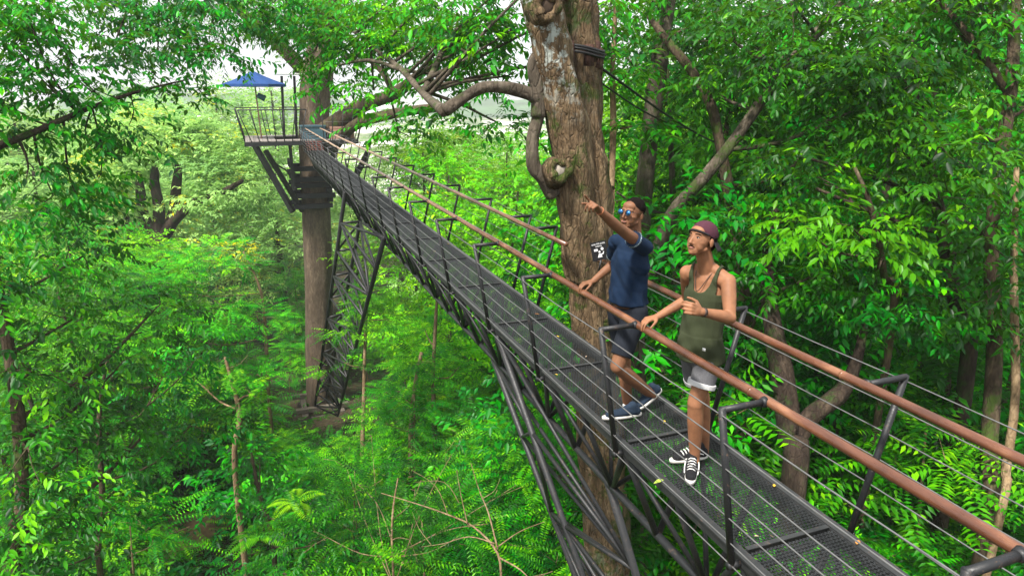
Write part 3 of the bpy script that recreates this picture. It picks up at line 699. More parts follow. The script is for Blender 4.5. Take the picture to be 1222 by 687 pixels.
m = MB(); c = aty(311, 116, 35.8); m.tube([c + Vector((-.15, 0, .1)), c + Vector((.2, 0, -.08))], [.12, .15], 14); o = m.build('hanging_bucket', plain('teal_enamel', (.01, .10, .13), .35)); tag(o, 'small teal bucket hanging under the blue parasol', 'bucket')
m = MB(); m.tube([c + Vector((0, 0, .1)), c + Vector((-.03, 0, .6))], .012, 5); x = m.build('cord', ROPE, None); x.parent = o
def lidbox(name, label, cat, a, b, y0, y1, mat, slats):
    p, q = aty(*a, y0), aty(*b, y0); zt, zb = p.z, FL + .002; cx, cy_ = (p.x + q.x) / 2, (y0 + y1) / 2; W_ = q.x - p.x; D_ = y1 - y0
    e = empty(name, (cx, cy_, zb), label=label, cat=cat); hh = zt - zb
    m = MB(); 
    if slats:
        for i in range(slats):
            z = zb + hh * (i + .5) / slats; t = hh / slats * .86
            for s in (-1, 1): m.box((cx, cy_ + s * D_ / 2, z), (W_, .03, t)); m.box((cx + s * W_ / 2, cy_, z), (.03, D_ - .04, t))
        m.box((cx, cy_, zb + .03), (W_ - .05, D_ - .05, .04))
    else: m.box((cx, cy_, zb + hh * .45), (W_, D_, hh * .9))
    m.build('body', mat, e, False)
    if slats:
        for sx in (-1, 1):
            for sy in (-1, 1): m = MB(); m.box((cx + sx * (W_ / 2 - .05), cy_ + sy * (D_ / 2 - .05), zb + hh / 2), (.06, .06, hh)); m.build('corner_post', mat, e, False)
    else: m = MB(); m.box((cx, cy_, zb + hh * .95), (W_ + .06, D_ + .06, hh * .1)); m.build('lid', mat, e, False)
lidbox('storage_box', 'blue-grey storage box standing against the platform tree', 'box', (359, 150), (388, 150), 34.5, 35.1, plain('blue_grey_plastic', (.045, .10, .13), .5), 0)
lidbox('wooden_crate', 'pinkish slatted wooden crate right of the blue-grey box', 'crate', (394, 151), (422, 151), 34.5, 35.2, WOODP, 5)

# ------------------------------------------------------------------ little sign on the rail end
sg = aty(715, 303, 5.72); SG = empty('notice_sign', Vector((sg.x, sg.y, RAILZ)), label='small black notice with white figure symbols fixed on the end of the far rail', cat='sign')
ex = Vector((.955, -.295, 0)).normalized(); SGM = plain('black_sign_plate', (.012, .012, .014), .4); INK = plain('white_sign_paint', (.75, .75, .76), .5, var=.03)
nrm = Vector((-.30, -.95, .0)).normalized(); ez = Vector((0, 0, 1)); ex, ez = (ex * math.cos(.2) + ez * math.sin(.2)), (ez * math.cos(.2) - ex * math.sin(.2)); Q = Matrix((ex, -nrm, ez)).transposed(); q0 = Vector((sg.x, sg.y, sg.z + .03))
def onsign(x, z, o=.008): return q0 + ex * x + ez * z + nrm * o
m = MB(); m.box(q0, (.155, .008, .185), Q); m.build('plate', SGM, SG, False)
m = MB(); m.tube([q0 - ez * .09 - nrm * -.012, Vector((q0.x, q0.y, RAILZ - .05)) - nrm * -.012], .01, 8); m.build('stalk', STEEL, SG)
rng = np.random.default_rng(3); m = MB()      # the two lines of lettering are too small to read: rows of short strokes, word by word
for z, words, hgt in ((.072, ((-.062, -.024), (-.016, .012), (.022, .062)), .014), (.049, ((-.028, .030),), .012)):
    for a, b in words:
        x = a
        while x < b:
            m.box(onsign(x, z, .0055), (.0022, .003, hgt), Q)
            if rng.random() < .7: m.box(onsign(x + .003, z + rng.choice([-1, 0, 1]) * hgt * .38, .0062), (.005, .003, .0024), Q)
            x += .0078
m.build('lettering', INK, SG, False)
m = MB()
def disc(x, z, r): m.tube([onsign(x, z, .004), onsign(x, z, .007)], r, 16)
disc(.030, .018, .014); m.box(onsign(-.032, .014, .0055), (.036, .003, .022), Q)
disc(.0, -.008, .010); m.add([onsign(-.024, -.062, .0065), onsign(.022, -.062, .0065), onsign(.012, -.026, .0065), onsign(-.010, -.026, .0065)], [(0, 1, 2, 3)])
m.tube([onsign(.012, -.034, .006), onsign(.034, -.032, .006), onsign(.040, -.010, .006)], .005, 6); m.build('symbols', INK, SG, False)

# ------------------------------------------------------------------ trees one can tell apart
def htree(label, trunk, tr, blobs, style, leaf, bark, seed, name='tree', flat=.6, base=None, **k):
    tk = pd(trunk); b0 = tk[0]; g = gz(b0[0], b0[1])
    if b0[2] > g + .3: tk = [(b0[0] + .15 * (b0[0] - tk[1][0]), b0[1] + .1, g - .3)] + tk; tr = [tr[0] * 1.25] + tr
    return make_tree(name, label, 'tree', tk, tr, [(tuple(at(u, v, d)), (r, r, r * flat)) for u, v, d, r in blobs], style, leaf, bark, seed=seed, **k)
htree('slim grey trunk rising straight just right of the mossy tree', [(752, 440, 12), (762, 330, 12), (768, 230, 12), (777, 150, 12), (787, 70, 12), (797, 0, 12), (806, -70, 12)], [.17, .16, .155, .15, .15, .14, .1],
      [(760, 10, 12.5, .8), (800, 30, 12, .6), (735, 60, 12.5, .6), (830, -10, 12, 1.0), (745, 110, 12.5, .4)], 'broad2', 'deep', 'grey', 101, cr=.4)
htree('thick tree limb leaning up to the right behind the man in the cap', [(755, 420, 11.5), (778, 330, 11), (800, 258, 10.6), (840, 212, 10.4), (878, 165, 10.3), (925, 98, 10.3), (972, 42, 10.4), (1010, 0, 10.6), (1060, -50, 11)], [.13, .125, .10, .095, .09, .088, .08, .07, .05],
      [(905, 60, 9.8, .8), (975, 90, 9.6, .9), (1040, 40, 9.8, 1.0), (880, 110, 11, .6), (940, 10, 10, .9), (1010, 130, 9.4, .7), (860, 40, 10.8, .6), (1100, 10, 10, 1.0)], 'broad', 'deep', 'grey', 102, cr=.36, spc=10, dens=1.5)
htree('curved bare branch tree arching above the two men', [(893, 470, 12), (888, 380, 11.6), (882, 300, 11.2), (872, 240, 11), (858, 165, 10.8), (848, 125, 10.8), (825, 85, 10.9), (797, 50, 11), (775, 20, 11.3)], [.15, .13, .12, .10, .085, .08, .075, .07, .05],
      [(835, 20, 11.4, .5), (900, 250, 11.6, .55), (930, 200, 11, .5), (850, 270, 11.6, .4)], 'broad', 'mid', 'brown', 103, cr=.34, spc=10, dens=1.5)
htree('dark crooked tree with bent limb low behind the right rail', [(945, 600, 9), (943, 520, 9), (935, 450, 9), (925, 400, 9.2), (915, 330, 9.5), (925, 250, 9.8)], [.17, .16, .15, .13, .10, .06],
      [(955, 270, 9.2, .6), (1010, 300, 9, .6), (900, 310, 9.8, .5), (880, 400, 10, .45), (960, 340, 9.4, .6)], 'broad', 'deep', 'dark', 104, cr=.34, spc=10, dens=1.5)
o = MB(); o.tube(smooth_path(pd([(943, 545, 9), (965, 500, 8.9), (990, 480, 8.8), (1008, 462, 8.8), (1025, 420, 8.9), (1035, 360, 9.1)]), 5), interp([.11, .11, .12, .10, .06, .04], 5), 12, wob=.15)
e = empty('leaning_tree', at(943, 545, 9), label='short bent mossy limb curving right from the dark crooked tree', cat='tree'); o.build('trunk', BARK['dark'], e)
a_, ends_, _ = crown_data([(tuple(at(1040, 340, 9)), (.6, .6, .4)), (tuple(at(1075, 380, 9.2)), (.5, .5, .3))], 'broad', np.random.default_rng(4), cr=.3, spc=9, dens=1.5); link('crown', leaves_mesh('crown', *a_, hero=True), LEAF['mid'], e)
htree('slim brown tree forking near the top right corner', [(1172, 660, 9), (1180, 530, 9), (1187, 412, 9), (1183, 300, 9), (1190, 215, 9), (1205, 115, 9), (1211, 30, 9), (1214, -50, 9)], [.10, .10, .095, .085, .08, .085, .07, .05],
      [(1160, 60, 9.2, .7), (1210, 20, 9, .8), (1180, 150, 8.6, .45), (1120, -10, 9.2, .8), (1230, 120, 9, .6), (1240, 250, 9, .5)], 'broad', 'mid', 'brown', 105, cr=.34, spc=10, dens=1.5)
m = MB(); m.tube(smooth_path(pd([(1205, 112, 9), (1175, 70, 9), (1150, 35, 9), (1115, -5, 9.1)]), 4), interp([.06, .05, .045, .03], 4), 9); e = [x for x in bpy.data.objects if x.get('label', '').startswith('slim brown tree forking')][0]; m.build('branch', BARK['brown'], e)
htree('thin brown sapling stem running down the right edge', [(1188, 640, 8.6), (1200, 560, 8.6), (1212, 470, 8.6), (1210, 330, 8.7), (1213, 200, 8.8)], [.05, .055, .05, .045, .03], [(1220, 300, 8.6, .45), (1200, 210, 8.6, .35)], 'broad', 'deep', 'tan', 106, cr=.3, spc=9, dens=1.1)
htree('drooping tree with glossy fresh lime leaves at right', [(1060, 420, 9.3), (1055, 330, 8.8), (1040, 250, 8.3), (1020, 200, 8.2)], [.05, .045, .035, .02],
      [(1005, 268, 7.6, .26), (1048, 288, 7.4, .24), (962, 268, 7.8, .20)], 'broad', 'young', 'brown', 107, cr=.22, spc=5, dens=.4, flat=.4, tint0=.3)
htree('broadleaf tree with large dark drooping leaves at upper right', [(1150, 480, 9.6), (1140, 360, 9.4), (1120, 250, 9.2), (1100, 150, 9.2), (1090, 60, 9.3)], [.10, .09, .08, .06, .03],
      [(1090, 110, 8.8, .75), (1150, 180, 8.4, .7), (1040, 170, 8.8, .6), (1100, 230, 8.4, .65), (1180, 290, 8.2, .6), (1130, 340, 8.4, .55), (960, 190, 9.2, .6), (980, 230, 8.6, .4), (1200, 380, 8.4, .5), (1060, 60, 9.2, .7)], 'broad', 'deep', 'dark', 108, cr=.34, spc=10, dens=1.5)
htree('thin pale stem between the mossy trunk and the slim grey trunk', [(727, 300, 10.5), (729, 240, 10.5), (732, 150, 10.5), (731, 90, 10.5), (734, 20, 10.6), (738, -30, 10.6)], [.05, .05, .055, .04, .035, .03],
      [(722, 30, 10.4, .35), (745, 90, 10.5, .35), (750, 150, 10.8, .35)], 'broad2', 'mid', 'tan', 109, cr=.3)
# left side
htree('overhanging dark-branched tree reaching in from the left edge', [(-90, 560, 9.5), (-80, 400, 9.4), (-60, 250, 9.4), (-30, 190, 9.5), (40, 158, 9.8), (110, 128, 10.4), (170, 108, 11), (225, 95, 11.6)], [.2, .17, .13, .075, .045, .035, .022, .01],
      [(20, 60, 10, .75), (80, 100, 10.3, .6), (60, 15, 10.5, .7), (130, 110, 10.8, .5), (185, 90, 11.2, .45), (160, 150, 11, .4), (225, 120, 11.6, .25), (30, 130, 10, .6), (100, 165, 10.6, .5), (50, 220, 10, .55), (-10, 270, 9.4, .6), (140, 60, 11, .3), (215, 60, 11.6, .4), (20, 10, 9.6, .8), (-20, 100, 9.5, .7), (75, 60, 10.6, .6), (20, 190, 9.8, .6), (120, 200, 11, .5), (70, 250, 10.6, .6), (10, 300, 9.4, .6), (130, 140, 10.8, .45)], 'broad', 'mid', 'dark', 110, cr=.34, spc=10, dens=1.5)
htree('spray of leaves hanging into the top left from above', [(-190, 500, 11.5), (-200, 200, 11.5), (-180, -40, 11.6), (-60, -110, 12), (90, -90, 12.2), (190, -40, 12.3), (270, -20, 12.7)], [.26, .24, .2, .12, .08, .05, .02],
      [(170, 15, 12.2, .6), (225, 30, 12.4, .65), (205, -10, 12.4, .7), (270, 15, 12.8, .6), (190, 60, 12.2, .35), (300, -5, 13, .6), (255, 60, 12.6, .3), (150, 40, 12, .5), (335, 10, 13, .6), (360, 40, 13.4, .45), (240, 5, 12, .6), (100, 5, 12, .5)], 'broad', 'deep', 'dark', 111, cr=.34, spc=10, dens=1.5)
htree('dark dense tree filling the lower left corner', [(22, 690, 10), (26, 600, 10), (22, 500, 10), (8, 400, 10), (-4, 330, 10)], [.10, .095, .09, .08, .05],
      [(20, 330, 9.6, .6), (90, 380, 10.4, .65), (50, 450, 9.8, .7), (130, 440, 11.2, .6), (15, 540, 9.4, .7), (95, 540, 10.6, .7), (60, 640, 9.6, .7), (150, 520, 11.6, .55), (-10, 640, 9, .7), (100, 300, 11, .6), (170, 370, 12, .6)], 'broad', 'deep', 'brown', 112, cr=.36, spc=10, dens=1.5)
htree('shady sapling with glossy leaves left of the soil patch', [(120, 690, 12), (122, 600, 12), (118, 500, 12), (128, 430, 12)], [.05, .05, .04, .02],
      [(110, 620, 12, .5), (70, 680, 11, .6), (160, 545, 12.6, .45), (230, 500, 13, .6), (245, 420, 14, .7), (200, 440, 13.4, .6)], 'broad', 'deep', 'brown', 113, cr=.36, spc=10, dens=1.5)
htree('low dark tree right of the soil patch', [(330, 700, 13), (325, 640, 13), (310, 590, 13), (300, 540, 13)], [.05, .05, .04, .02],
      [(315, 570, 13.4, .45), (345, 620, 12.6, .6), (390, 640, 12.4, .6), (330, 540, 14, .5), (360, 690, 11.5, .55)], 'broad', 'deep', 'brown', 114, cr=.36, spc=10, dens=1.5)
htree('pale spreading tree with dark forked limbs left of the platform', [(192, 330, 38), (190, 292, 38), (186, 265, 38)], [.5, .5, .42], [], 'far', 'pale', 'dark', 115)
e = [x for x in bpy.data.objects if x.get('label', '').startswith('pale spreading tree with dark forked')][0]
m = MB()
for pts, rad in (([(188, 292, 38), (172, 262, 38), (168, 235, 38), (165, 205, 38)], [.4, .33, .28, .15]), ([(187, 285, 38), (190, 250, 38), (184, 215, 38), (190, 185, 38)], [.35, .3, .26, .12]), ([(189, 290, 38), (206, 262, 38), (210, 225, 38), (214, 190, 38)], [.38, .33, .28, .15]),
                 ([(195, 280, 38), (225, 246, 37), (260, 232, 37), (290, 215, 37)], [.3, .26, .2, .1]), ([(186, 288, 38), (160, 275, 38), (138, 262, 38), (118, 240, 38)], [.26, .2, .15, .08])): m.tube(smooth_path(pd(pts), 4), interp(rad, 4), 8, wob=.1)
m.build('branch', BARK['dark'], e)
rng = np.random.default_rng(55)
a_, _, _ = crown_data([(tuple(at(u, v, d)), (r, r, r * .5)) for u, v, d, r in ((180, 170, 38, 3), (140, 195, 38, 2.6), (230, 175, 38, 3), (275, 205, 37, 2.4), (115, 235, 38, 2.2), (195, 145, 40, 2.5), (245, 225, 37, 1.6), (290, 170, 39, 2.4), (150, 250, 37, 1.2), (300, 235, 37, 1.5), (100, 170, 39, 2.6))], 'fine', rng, cr=.8, spc=34, dens=1.1)
a_ = list(a_); a_[3] = a_[3] * 1.7; a_[4] = a_[4] * 1.7
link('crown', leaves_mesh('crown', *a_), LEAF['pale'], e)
# feathery saplings with visible stems in the hollow
for i, (lab, tk, bl_) in enumerate([
    ('twin-stemmed feathery sapling under the middle of the walkway', [(432, 570, 22), (434, 480, 22), (436, 400, 22), (440, 340, 22)], [(440, 350, 22, .9), (420, 390, 22, .8), (465, 380, 22, .8), (400, 430, 22, .8)]),
    ('feathery sapling with a brown stem below the walkway truss', [(519, 520, 20), (517, 450, 20), (520, 380, 20), (522, 350, 20)], [(520, 400, 20, .8), (545, 440, 20, .8), (500, 430, 20, .7)]),
    ('feathery sapling with a slanting stem left of the brown one', [(490, 540, 20), (494, 470, 20), (503, 420, 20)], [(480, 470, 20, .8), (500, 440, 20, .6), (470, 520, 19, .8)]),
    ('bright feathery tree crown spread left of the platform trunk', [(322, 490, 26), (318, 420, 26), (312, 350, 26), (290, 300, 26)], [(240, 310, 25, 1.4), (280, 315, 25, 1.0), (200, 330, 24, 1.3), (300, 380, 25, .9), (260, 370, 24, 1.3), (180, 390, 23, 1.2), (300, 450, 24, .9)]),
    ('feathery sapling with a crooked red-brown stem on the left slope', [(280, 560, 17), (286, 500, 17), (278, 460, 17), (268, 425, 17)], [(270, 430, 17, .8), (300, 470, 17, .7), (240, 460, 17, .7)]),
    ('blue-green feathery shrub spreading at the bottom centre', [(470, 700, 11), (468, 620, 11), (475, 570, 11)], [(430, 590, 11.4, .7), (500, 560, 12, .8), (400, 640, 11, .6), (480, 650, 10.4, .7), (540, 620, 10.6, .7), (400, 560, 13, .7), (600, 570, 12, .7), (580, 640, 10.6, .6), (560, 520, 14, .8), (460, 520, 14, .8), (640, 680, 10, .6)]),
    ]):
    htree(lab, tk, ([.075, .065, .05, .03] if i < 5 else [.02, .018, .012])[:len(tk)], bl_, 'fern' if i < 5 else 'frond', 'fern' if i < 5 else 'deep', 'tan', 130 + i, cr=.45, spc=15 if i < 5 else 9, flat=.42, nside=7)
# bare tan twigs at the bottom
TW = empty('dry_twig_bush', at(597, 700, 8.6), label='leafless tan twig bush at the bottom centre', cat='bush'); m = MB()
for pts, r in (([(598, 700, 8.6), (594, 660, 8.6), (565, 628, 8.8), (530, 612, 9), (495, 600, 9.2), (455, 588, 9.4)], .028), ([(594, 655, 8.6), (583, 612, 8.7), (572, 585, 8.8), (562, 552, 8.9)], .02), ([(594, 652, 8.6), (620, 634, 8.5), (650, 622, 8.4)], .016), ([(590, 648, 8.6), (560, 640, 8.8), (530, 648, 9), (503, 652, 9.1)], .016),
               ([(596, 665, 8.6), (622, 680, 8.4), (640, 700, 8.3)], .022), ([(558, 625, 8.8), (550, 590, 8.9), (545, 560, 9)], .013), ([(535, 615, 9), (520, 580, 9.1), (490, 560, 9.3)], .011), ([(515, 650, 9), (500, 630, 9.1), (492, 610, 9.2)], .009), ([(575, 595, 8.8), (590, 585, 8.8), (597, 570, 8.8)], .009), ([(548, 600, 8.9), (530, 575, 9), (495, 575, 9.1)], .009)):
    m.tube(smooth_path(pd(pts), 4), interp([r * .62 * (1 - .7 * i / (len(pts) - 1)) for i in range(len(pts))], 4), 7, wob=.1)
m.build('twigs', BARK['tan'], TW)
# fern rosette and broad-leaved plants on the slope
def rosette(label, c, nfr, Lf, leaf, name='fern_plant', droop=.5, up=.7):
    e = empty(name, c, label=label, cat='fern'); rng = np.random.default_rng(int(abs(c.x * 100))); A = []
    for i in range(nfr):
        a = 2 * PI * i / nfr + rng.normal(0, .2); t = np.linspace(.12, 1, 17); L = Lf * rng.uniform(.8, 1.15)
        base = np.array(c) + np.stack([np.cos(a) * t * L, np.sin(a) * t * L, (up * t - droop * 1.6 * t ** 2) * L], 1)
        sd = np.array([-math.sin(a), math.cos(a), 0]); f = np.array([math.cos(a), math.sin(a), 0])
        for s in (-1, 1): A.append((base, sd * s + f * .35 + np.array([0, 0, -.15]), np.tile([0, 0, 1.], (17, 1)) + sd * .0, L * .30 * np.sin(PI * (t * .82 + .12)), L * .055 * np.ones(17), rng.normal(.6, .1, 17)))
    AA = [np.concatenate([np.broadcast_to(x[k], (17, 3)) if k < 3 else x[k] for x in A]) for k in range(6)]
    link('frond', leaves_mesh('frond', *AA), LEAF[leaf], e)
rosette('lime fern rosette with five fronds near the bottom, right of the soil patch', at(352, 600, 11.5), 5, .48, 'lime')
rosette('second fern rosette half hidden below the lime one', at(310, 640, 12.5), 7, .6, 'fern')
rosette('fern clump in the hollow under the walkway', at(600, 520, 15), 8, .9, 'fern')
BN = empty('banana_plant', at(545, 600, 14.5), label='small banana plant with long bright leaves in the hollow', cat='plant')
for i, a in enumerate((0.3, 1.7, 2.9, 4.2, 5.3)):
    c = BN.location; m = MB(); n_ = 12; L = 1.3
    for j in range(n_ + 1):
        t = j / n_; wv = .16 * math.sin(PI * min(1, t * .9 + .06)) ** .6; p = c + Vector((math.cos(a) * t * L * .7, math.sin(a) * t * L * .7, L * (1.1 * t - .75 * t * t))); s = Vector((-math.sin(a), math.cos(a), .25)) * wv
        m.v += [tuple(p - s), tuple(p - Vector((0, 0, .03))), tuple(p + s)]
        if j: k = 3 * j; m.f += [(k - 3, k - 2, k + 1, k), (k - 2, k - 1, k + 2, k + 1)]
    m.build('leaf', LEAF['young'], BN)
# fallen leaves on the deck and on the truss
for i, (u, v, z, c) in enumerate([(793, 502, .014, 0), (792, 573, .014, 1), (665, 448, .014, 0), (1022, 650, .02, 2), (638, 375, .014, 2), (664, 401, .014, 0), (520, 300, .014, 0), (700, 425, .014, 3), (570, 322, .014, 0), (548, 290, .014, 0), (900, 640, .014, 3), (950, 575, .014, 0)]):
    p = atz(u, v, z)
    if p.x > XR + .02 or p.x < XL - .02: p.x = min(max(p.x, XL + .05), XR - .05)
    rngl = np.random.default_rng(i); a = rngl.uniform(0, 6.28); L = [.045, .085, .06, .03][c]
    me = leaves_mesh('leaf', np.array([[p.x, p.y, z + .006]]), np.array([[math.cos(a), math.sin(a), .12]]), np.array([[.1, .1, 1.]]), np.array([L]), np.array([L * .5]), np.array([.5]), hero=True)
    o = bpy.data.objects.new('fallen_leaf', me); COL.objects.link(o)
    me.materials.append([plain('yellow_leaf', (.55, .36, .03)), plain('lime_leaf', (.35, .5, .06)), plain('orange_leaf', (.50, .20, .04)), plain('pale_dry_leaf', (.45, .33, .24))][c])
    lab = ['yellow fallen leaf by the crossbar behind the men', 'lime-green fallen leaf beside the laced shoes', 'yellow fallen leaf left of the navy shoe', 'curled orange leaf on the near right edge of the deck', 'small orange leaf at the deck edge by the mossy trunk', 'yellow fallen leaf on the deck left of the mossy trunk', 'yellow fallen leaf far along the deck', 'tiny pale dry leaf at the deck edge by the navy shoe', 'yellow fallen leaf on the middle of the deck', 'yellow fallen leaf a little beyond the middle of the deck', 'pale dry leaf on the nearest stretch of deck', 'small yellow leaf between the laced shoes and the near end'][i]
    tag(o, lab, 'leaf', 'fallen leaves on the deck')

# ------------------------------------------------------------------ the two men
class Body:
    """overlapping closed volumes, fused into one skin by a voxel remesh"""
    def __init__(s): s.m = MB()
    def cap(s, a, b, ra, rb, n=18, flat=(1, 1), ax=None, ends=True):
        """tapered limb; flat squashes the section along ax"""
        a, b = Vector(a), Vector(b); t = (b - a).normalized(); L = (b - a).length
        x = (Vector(ax) if ax is not None else t.orthogonal()); x = (x - t * x.dot(t)).normalized(); y = t.cross(x)
        prof = []
        if ends:
            for k in range(5): f = k / 5 * PI / 2; prof.append((-ra * math.cos(f), ra * max(math.sin(f), .02)))
        prof += [(0, ra), (L * .5, (ra + rb) / 2), (L, rb)]
        if ends:
            for k in range(1, 6): f = PI / 2 * (1 - k / 5); prof.append((L + rb * math.cos(f), rb * max(math.sin(f), .02)))
        vs, fs = [], []
        for h, r in prof:
            for k in range(n):
                c = 2 * PI * k / n; vs.append(a + t * h + x * math.cos(c) * r * flat[0] + y * math.sin(c) * r * flat[1])
        for i in range(len(prof) - 1):
            for k in range(n): fs.append((i * n + k, i * n + (k + 1) % n, (i + 1) * n + (k + 1) % n, (i + 1) * n + k))
        fs.append(tuple(range(n - 1, -1, -1))); fs.append(tuple((len(prof) - 1) * n + k for k in range(n)))
        s.m.add(vs, fs)
    def ell(s, c, r, M3, n=18):
        c = Vector(c); vs, fs = [], []; rows = 12
        for i in range(rows + 1):
            f = PI * i / rows
            for k in range(n):
                a = 2 * PI * k / n; p = Vector((r[0] * max(math.sin(f), .02) * math.cos(a), r[1] * max(math.sin(f), .02) * math.sin(a), r[2] * math.cos(f))); vs.append(c + M3 @ p)
        for i in range(rows):
            for k in range(n): fs.append((i * n + k, (i + 1) * n + k, (i + 1) * n + (k + 1) % n, i * n + (k + 1) % n))
        fs.append(tuple(range(n))); fs.append(tuple(rows * n + k for k in range(n - 1, -1, -1)))
        s.m.add(vs, fs)
    def chain(s, pts, rs, **k):
        for i in range(len(pts) - 1): s.cap(pts[i], pts[i + 1], rs[i], rs[i + 1], **k)
    def fuse(s, vox, it=6, fac=.5, keep=None, puff=None):
        me = s.m.mesh('tmp'); o = bpy.data.objects.new('tmp', me); COL.objects.link(o)
        r = o.modifiers.new('r', 'REMESH'); r.mode = 'VOXEL'; r.voxel_size = vox; r.use_smooth_shade = True
        if it: q = o.modifiers.new('s', 'SMOOTH'); q.factor = fac; q.iterations = it
        dg = bpy.context.evaluated_depsgraph_get(); out = bpy.data.meshes.new_from_object(o.evaluated_get(dg)); bpy.data.objects.remove(o); bpy.data.meshes.remove(me)
        if puff is not None or keep is not None:
            n = len(out.vertices); co = np.zeros(n * 3, np.float32); out.vertices.foreach_get('co', co); co = co.reshape(-1, 3)
            if puff is not None:
                no = np.zeros(n * 3, np.float32); out.vertices.foreach_get('normal', no); no = no.reshape(-1, 3)
                co = co + no * puff(co)[:, None]; out.vertices.foreach_set('co', co.astype(np.float32).ravel())
            if keep is not None:
                kp = keep(co); bm = bmesh.new(); bm.from_mesh(out); bm.verts.ensure_lookup_table()
                bmesh.ops.delete(bm, geom=[v for v in bm.verts if not kp[v.index]], context='VERTS')
                for _ in range(10):
                    bv = [v for v in bm.verts if v.is_boundary]; new = [sum((e.other_vert(v).co for e in v.link_edges if e.is_boundary), Vector()) / max(1, sum(e.is_boundary for e in v.link_edges)) for v in bv]
                    for v, c in zip(bv, new): v.co = v.co.lerp(c, .5)
                bm.to_mesh(out); bm.free()
        out.shade_smooth(); out.update(); return out
def frame(f, up=(0, 0, 1)):
    """columns: left-of-body, forward, up"""
    f = Vector(f).normalized(); u = Vector(up); x = f.cross(u).normalized() * -1; u = (x * -1).cross(f).normalized() if False else f.cross(x * -1).normalized() * -1
    u = Vector(up) - f * Vector(up).dot(f); u.normalize()
    return Matrix((x, f, u)).transposed()
def skinmat(name, c):
    t = NT(name); f = t.noise(14, t.coord()); g = t.noise(160, t.coord(), 2)
    col = t.ramp(f, [(.3, tuple(x * .72 for x in c)), (.7, tuple(min(1, x * 1.15) for x in c))])
    return t.done(t.bsdf(col, t.ramp(f, [(.3, (.50,) * 3), (.7, (.66,) * 3)]), 0, .28, g, .15, .001, **{'Subsurface Weight': .10, 'Subsurface Radius': (.012, .005, .003), 'Subsurface Scale': .4}))
def cloth(name, c, var=.18, weave=220, rough=.9):
    t = NT(name); f = t.noise(10, t.coord()); g = t.noise(weave, t.coord(), 2)
    col = t.mix(t.ramp(g, [(.35, (0, 0, 0)), (.7, (1, 1, 1))]), tuple(x * (1 - var) for x in c), tuple(min(1, x * (1 + var)) for x in c))
    col = t.mix(t.math('MULTIPLY', f, .35), col, tuple(x * .7 for x in c))
    return t.done(t.bsdf(col, rough, 0, .15, g, .25, .001, **{'Sheen Weight': .0}))
def head(B, c, f, up, w=1.0):
    """c: centre of the skull. returns the local-to-world map"""
    M = frame(f, up); X = lambda x, y, z: Vector(c) + M @ Vector((x * w, y * w, z * w))
    B.ell(X(0, -.012, .030), (.074, .094, .088), M)               # skull
    B.ell(X(0, .030, -.010), (.064, .064, .080), M)               # face
    for s in (-1, 1): B.ell(X(.033 * s, .046, -.044), (.026, .032, .036), M)
    B.ell(X(0, .048, -.070), (.040, .042, .038), M)               # jaw
    B.ell(X(0, .074, -.090), (.019, .017, .016), M)               # chin
    for s in (-1, 1):
        B.ell(X(.045 * s, .040, -.022), (.018, .034, .020), M)    # cheekbone
        B.cap(X(.052 * s, .004, -.055), X(.020 * s, .066, -.088), .014, .011)      # jaw line
        B.cap(X(.012 * s, .083, .024), X(.044 * s, .066, .024), .0085, .007)  # brow
        B.ell(X(.078 * s, -.010, -.012), (.008, .018, .030), M)   # ear
        B.cap(X(.008 * s, .093, -.034), X(.010 * s, .088, -.035), .0078, .007)
        B.cap(X(0, .091, -.0555), X(.018 * s, .080, -.058), .0055, .0035)
        B.cap(X(0, .090, -.066), X(.016 * s, .080, -.064), .0065, .004)
    B.cap(X(0, .086, .018), X(0, .108, -.030), .0075, .0100)      # nose
    B.ell(X(0, .052, .048), (.054, .036, .038), M)                # forehead
    return X, M
def hand(B, wrist, fwd, palm, curls, thumb=1, spread=.12, s=1.0, grip=None):
    """fwd: wrist to knuckles, palm: direction the palm faces; curls per finger (index first), 0 straight .. 1 closed"""
    f = Vector(fwd).normalized(); p = Vector(palm); p = (p - f * p.dot(f)).normalized(); sd = f.cross(p).normalized() * thumb; W = Vector(wrist)
    B.cap(W - f * .01, W + f * .03 * s, .024 * s, .028 * s, flat=(1.15, .72), ax=sd)
    for k in range(4):
        o = (.030 - .020 * k) * s; kn = W + f * (.088 - .004 * abs(k - 1)) * s + sd * o
        B.cap(W + f * .02 * s + sd * o * .6, kn, .0145 * s, .0115 * s)
        L = [(.040, .025, .020), (.044, .029, .021), (.040, .027, .020), (.032, .020, .018)][k]; c = curls[k]
        d = (f + sd * spread * (1.5 - k) * .6).normalized(); q = kn; r = .0092 * s
        for j, l in enumerate(L):
            ang = c * (1.25, 1.45, .9)[j]; ax = d.cross(p).normalized(); d = Quaternion(ax, ang) @ d; 
            q2 = q + d * l * s; B.cap(q, q2, r, r * .92, n=10); q = q2; r *= .93
            pn = Quaternion(ax, ang) @ p; p_loc = pn; p = p if j == 2 else p_loc
        p = Vector(palm); p = (p - f * p.dot(f)).normalized()
    t0 = W + f * .022 * s + sd * .022 * s; t1 = t0 + (f * .55 + sd * .75 + p * .25).normalized() * .040 * s; tg = grip if grip is not None else (f * .8 + sd * .25 + p * .45)
    t2 = t1 + Vector(tg).normalized() * .034 * s; t3 = t2 + Vector(tg).normalized().lerp(f * .7 + p * .5 - sd * .2, .4).normalized() * .026 * s
    B.cap(t0, t1, .0155 * s, .0118 * s, n=10); B.cap(t1, t2, .0115 * s, .0102 * s, n=10); B.cap(t2, t3, .0100 * s, .0085 * s, n=10)
